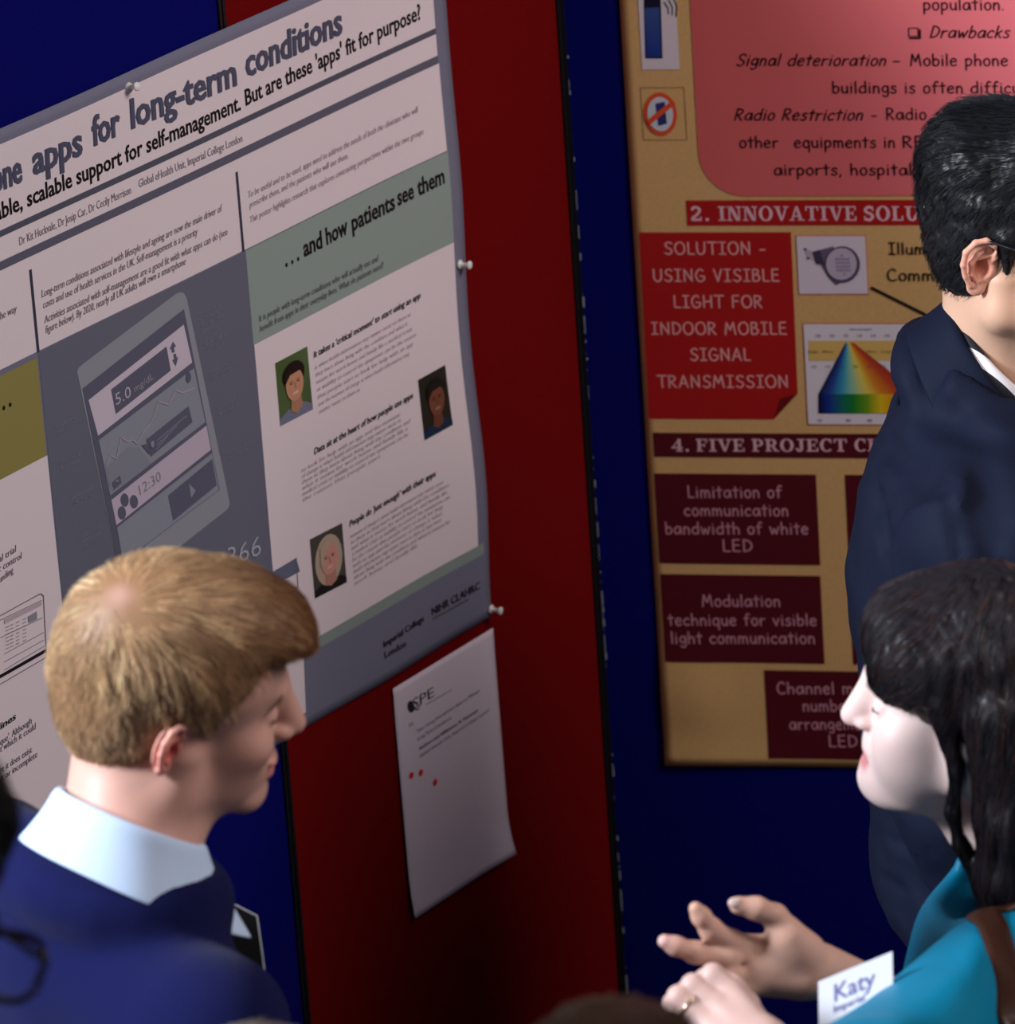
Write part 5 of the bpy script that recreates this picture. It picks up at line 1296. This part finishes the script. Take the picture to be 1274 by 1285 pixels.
    for pts, r_, k_ in (([(1100, 652), (1128, 634), (1158, 622), (1186, 613)], .0055, .006), ([(1092, 590), (1096, 630), (1102, 665), (1110, 690)], .009, .014),
                        ([(1106, 655), (1104, 690), (1116, 735)], .006, .010), ([(1124, 640), (1116, 664), (1108, 684)], .009, .012), ([(1188, 618), (1198, 660), (1206, 720)], .004, .008),
                        ([(1112, 560), (1150, 600), (1180, 606)], .005, .03), ([(1232, 560), (1240, 640), (1250, 720)], .010, .03), ([(1150, 470), (1190, 520), (1235, 545)], .005, .03),
                        ([(1098, 1045), (1130, 1062), (1170, 1068)], .004, .006), ([(1098, 1098), (1130, 1116), (1170, 1122)], .004, .006), ([(1150, 430), (1165, 470), (1160, 520)], .003, .03)):
        P_on = [on(*q) for q in pts]
        if any(q is None for q in P_on): continue
        T.chain([tuple(q) for q in P_on], [r_*.6]+[r_]*(len(pts)-2)+[r_*.4], k_, '-')
    T.warp.append(lambda P: .004*np.abs(vnoise(P*np.array([1, 1, .6]), 13, 44))+.005*np.abs(vnoise(P*np.array([1, .8, 1.3])+.3*P[:, [2, 2, 0]], 17, 45))+.006*vnoise(P*np.array([1, 1, .7]), 11, 41)+.0025*vnoise(P, 30, 42))
    V, F = T.mesh(.006, lo=np.array([-9, -9, z(.78)])); part('jacket', root, V, F, M_JACK)
    collar(root, 'jacket_collar', M_JACK, Xf(tR @ rotx(rad(-34)), nb+np.array([0, 0, -.004])), .070, .072, .036, .050, .080, .016, 122, tilt=.060, point=.02, th=.003)
    ms = mat('striped_shirt', (.8, .8, .8), .7); nt = ms.node_tree; bs = nt.nodes['Principled BSDF']; tc = nt.nodes.new('ShaderNodeTexCoord'); wv = nt.nodes.new('ShaderNodeTexWave'); wv.inputs['Scale'].default_value = 15; wv.bands_direction = 'DIAGONAL'
    cr = nt.nodes.new('ShaderNodeValToRGB'); cr.color_ramp.interpolation = 'CONSTANT'; cr.color_ramp.elements[0].color = (.012, .012, .02, 1); cr.color_ramp.elements[1].position = .5; cr.color_ramp.elements[1].color = (.75, .73, .78, 1)
    nt.links.new(tc.outputs['Object'], wv.inputs['Vector']); nt.links.new(wv.outputs['Fac'], cr.inputs[0]); nt.links.new(cr.outputs[0], bs.inputs['Base Color'])
    collar(root, 'shirt_collar', ms, Xf(tR @ rotx(rad(-30)), nb+np.array([0, 0, -.004])), .061, .063, .042, .050, .085, .012, 166, tilt=.045, point=.03)
    U = torso_sdf(tx, hs, 1.10, [], .016); U.ops.append(('&', .003, 'e', nb+tR @ np.array([.02, .09, -.06]), np.eye(3), np.array([.12, .12, .13]))); v, f = U.mesh(.005); part('shirt_front', root, v, f, ms)
    legs(root, tx, hs, M_CHAR, M_SHOE)
    return root
def glasses(person_root, hx, r, half, eary, ez=.018, lensr=(.024, .018), front=.108, rim=.0016, cx=.033, hx_=.066):
    gr = bpy.data.objects.new('eyeglasses', None); COL.objects.link(gr); gr.parent = person_root; gr.empty_display_size = .05
    t0 = np.array(person_root.location)
    def add(name, P, rr, m=M_FRAME):
        v, f, c = tubes(np.array(P)[None], np.full((1, len(P)), rr), np.array([[0, 0, 0]])); link(name, np_mesh(name, v-t0, f), m, gr)
    for s in (-1, 1):
        add('temple_arm', [hx((s*hx_, front-.010, .012)), hx((s*(half-.003), .06, .014)), hx((s*half, .0, ez)), hx((s*half, eary, ez-.002)), hx((s*(half-.002), eary-.018, ez-.022))], r)
        c = np.array((s*cx, front, .004)); P = []
        for i in range(33):
            t = i/32*2*math.pi; a, b = math.cos(t), math.sin(t); a = math.copysign(abs(a)**.7, a); b = math.copysign(abs(b)**.7, b)
            P.append(hx(c+np.array([lensr[0]*a*1.05, -abs(lensr[0]*a*s+.02)*.12, lensr[1]*b])))
        add('rim', P, rim)
        P = np.array(P[:-1]); ctr = P.mean(0); n = len(P); f_ = (hx.R @ np.array([0, 1, 0]))*.0006
        V = np.concatenate([P+f_, P-f_]); F = [tuple(range(n)), tuple(range(2*n-1, n-1, -1))]+[(i, n+i, n+(i+1) % n, (i+1) % n) for i in range(n)]
        link('lens', np_mesh('lens', V-t0, F, False), M_LENS, gr)
    add('bridge', [hx((-.010, front-.001, .008)), hx((0, front+.001, .011)), hx((.010, front-.001, .008))], rim)
ROOT3 = man_blue()

# ------------------------------------------------------------------ onlookers at the lower edge of the picture
def onlooker(hx, label, skin, hairc, tdir, long=False, top_m=M_CHAR, seed=1, glass=False, girth=1.0, female=False, nhair=4000, shift=(0, 0, 0)):
    np.random.seed(seed)
    nb = hx((0, -.045, -.135))+np.array(shift); nb[2] = min(nb[2], hx.t[2]-.10)
    tR = facing(tdir); tx = Xf(tR, (nb[0], nb[1], 0)); hs = nb[2]/1.47; root = person(label, tx.t)
    S = head_sdf(hx, nb=nb, female=female); S.plane(hx.inv(np.array([nb-np.array([0, 0, .06])]))[0], hx.R.T @ np.array([0, 0, -1.]))
    V, F = S.mesh(.003); parts = [(V, F, skin_colours(V, hx, skin, tuple(k*.6 for k in skin)))]
    for sd in (1, -1): v, f, ex = ear_mesh(hx, sd, s=.95, cell=.0018); parts.append((v, f, np.array(skin)*.9))
    arms = [default_arm(tx, hs, s, female, bend=.14) for s in (1, -1)]
    for s, a in zip((1, -1), arms):
        w_ = a[0][2]; d = w_-a[0][1]; v, f = rest_hand(w_+d/np.linalg.norm(d)*.02, d, s, tR @ np.array([-s, .1, 0]), cell=.004); part('hand', root, v, f, M_SKIN, np.tile(skin, (len(v), 1)))
    V, F, C = join(parts); part('body', root, V, F, M_SKIN, C)
    for sd in (1, -1): v, f, c = brow(hx, sd, 120, tuple(k*.6 for k in hairc)); part('eyebrow', root, v, f, M_HAIRD, c)
    H = SDF(hx); H.el((0, -.014, .056), (.0815, .105, .090), .02); H.el((0, -.045, .008), (.073, .070, .08), .02); H.el((0, .05, .09), (.055, .05, .035), .02)
    if long: 
        for s in (-1, 1): H.chain([(s*.06, -.04, .0), (s*.065, -.05, -.12)], [.035, .03], .02)
        H.rc((0, -.08, 0), (0, -.09, -.13), .05, .04, .04)
    H.el((0, .120, -.015), (.125, .080, .090), .012, '-'); H.el((0, .07, -.05), (.14, .06, .07), .015, '-')
    if not long:
        for s in (-1, 1): H.el((s*.085, -.010, -.010), (.03, .022, .036), .008, '-')
        H.el((0, -.03, -.13), (.12, .12, .075), .01, '-')
    H.warp.append(lambda P: .003*vnoise(P, 60, seed)+.0015*vnoise(P, 150, seed+1)); hv, hf = H.mesh(.004)
    fld = lambda P, t: (np.array([0, .2, -1.]) + (hx.inv(P)-np.array([0, -.05, .12]))*np.array([6, 6, 0])) @ hx.R.T
    roots = sample(hv, hf, nhair, lambda c: np.ones(len(c))); g = H.grad(roots); P, Rr = grow(H, roots-g*.002, fld, np.random.uniform(.02, .045, nhair), 6, -.001, .004*np.random.rand(nhair)+.001, r0=.0005, lift=.2)
    sv, sf, sc_ = tubes(P, Rr, haircol(nhair, hairc, .3)); V, F, C = join([(hv, hf, np.tile(np.array(hairc)*.5, (len(hv), 1))), (sv, sf, sc_)]); part('hair', root, V, F, M_HAIRD, C)
    T = torso_sdf(tx, hs, girth, arms, .016, female=female); T.x = Xf(tR @ rotx(rad(-14)), nb); T.rc((0, 0, -.03), (0, .01, .12), .066, .09, .012, '-'); T.x = tx
    T.warp.append(lambda P: .005*vnoise(P, 12, seed+3)); V, F = T.mesh(.008, lo=np.array([-9, -9, .84*hs])); part('pullover', root, V, F, top_m)
    legs(root, tx, hs, M_CHAR, M_SHOE)
    return root
# person at the left edge: only temple, cheek and glasses reach into the picture
R4 = facing(54, 42, 0); hinge = at(46, 1202, 4.2); HX4 = Xf(R4, hinge-R4 @ np.array([.080, .106, .012]))
root4 = onlooker(HX4, 'dark-haired person with black glasses, at the lower left edge of the picture', (.30, .14, .08), (.010, .009, .009), 54, seed=11, top_m=mat('black_wool', (.012, .012, .014), .9, spec=.1), shift=(-.02, -.06, 0))
glasses(root4, HX4, .0034, .085, -.022, .020, rim=.0036, lensr=(.030, .024), front=.124, cx=.048, hx_=.083)
M_SAGE = mat('grey_pullover', (.10, .10, .10), .9, spec=.1)
R5 = facing(80, 8, 0); onlooker(Xf(R5, at(775, 1498, 4.25)), 'brown-haired person, only the top of the head showing at the bottom centre', (.45, .28, .2), (.055, .026, .014), 80, seed=21, top_m=M_SAGE)
R6 = facing(100, 8, 0); onlooker(Xf(R6, at(338, 1500, 4.85)), 'grey-haired person, only the top of the head showing at the bottom left', (.5, .33, .27), (.12, .10, .085), 100, seed=31, top_m=M_SAGE, shift=(0, 0, 0))
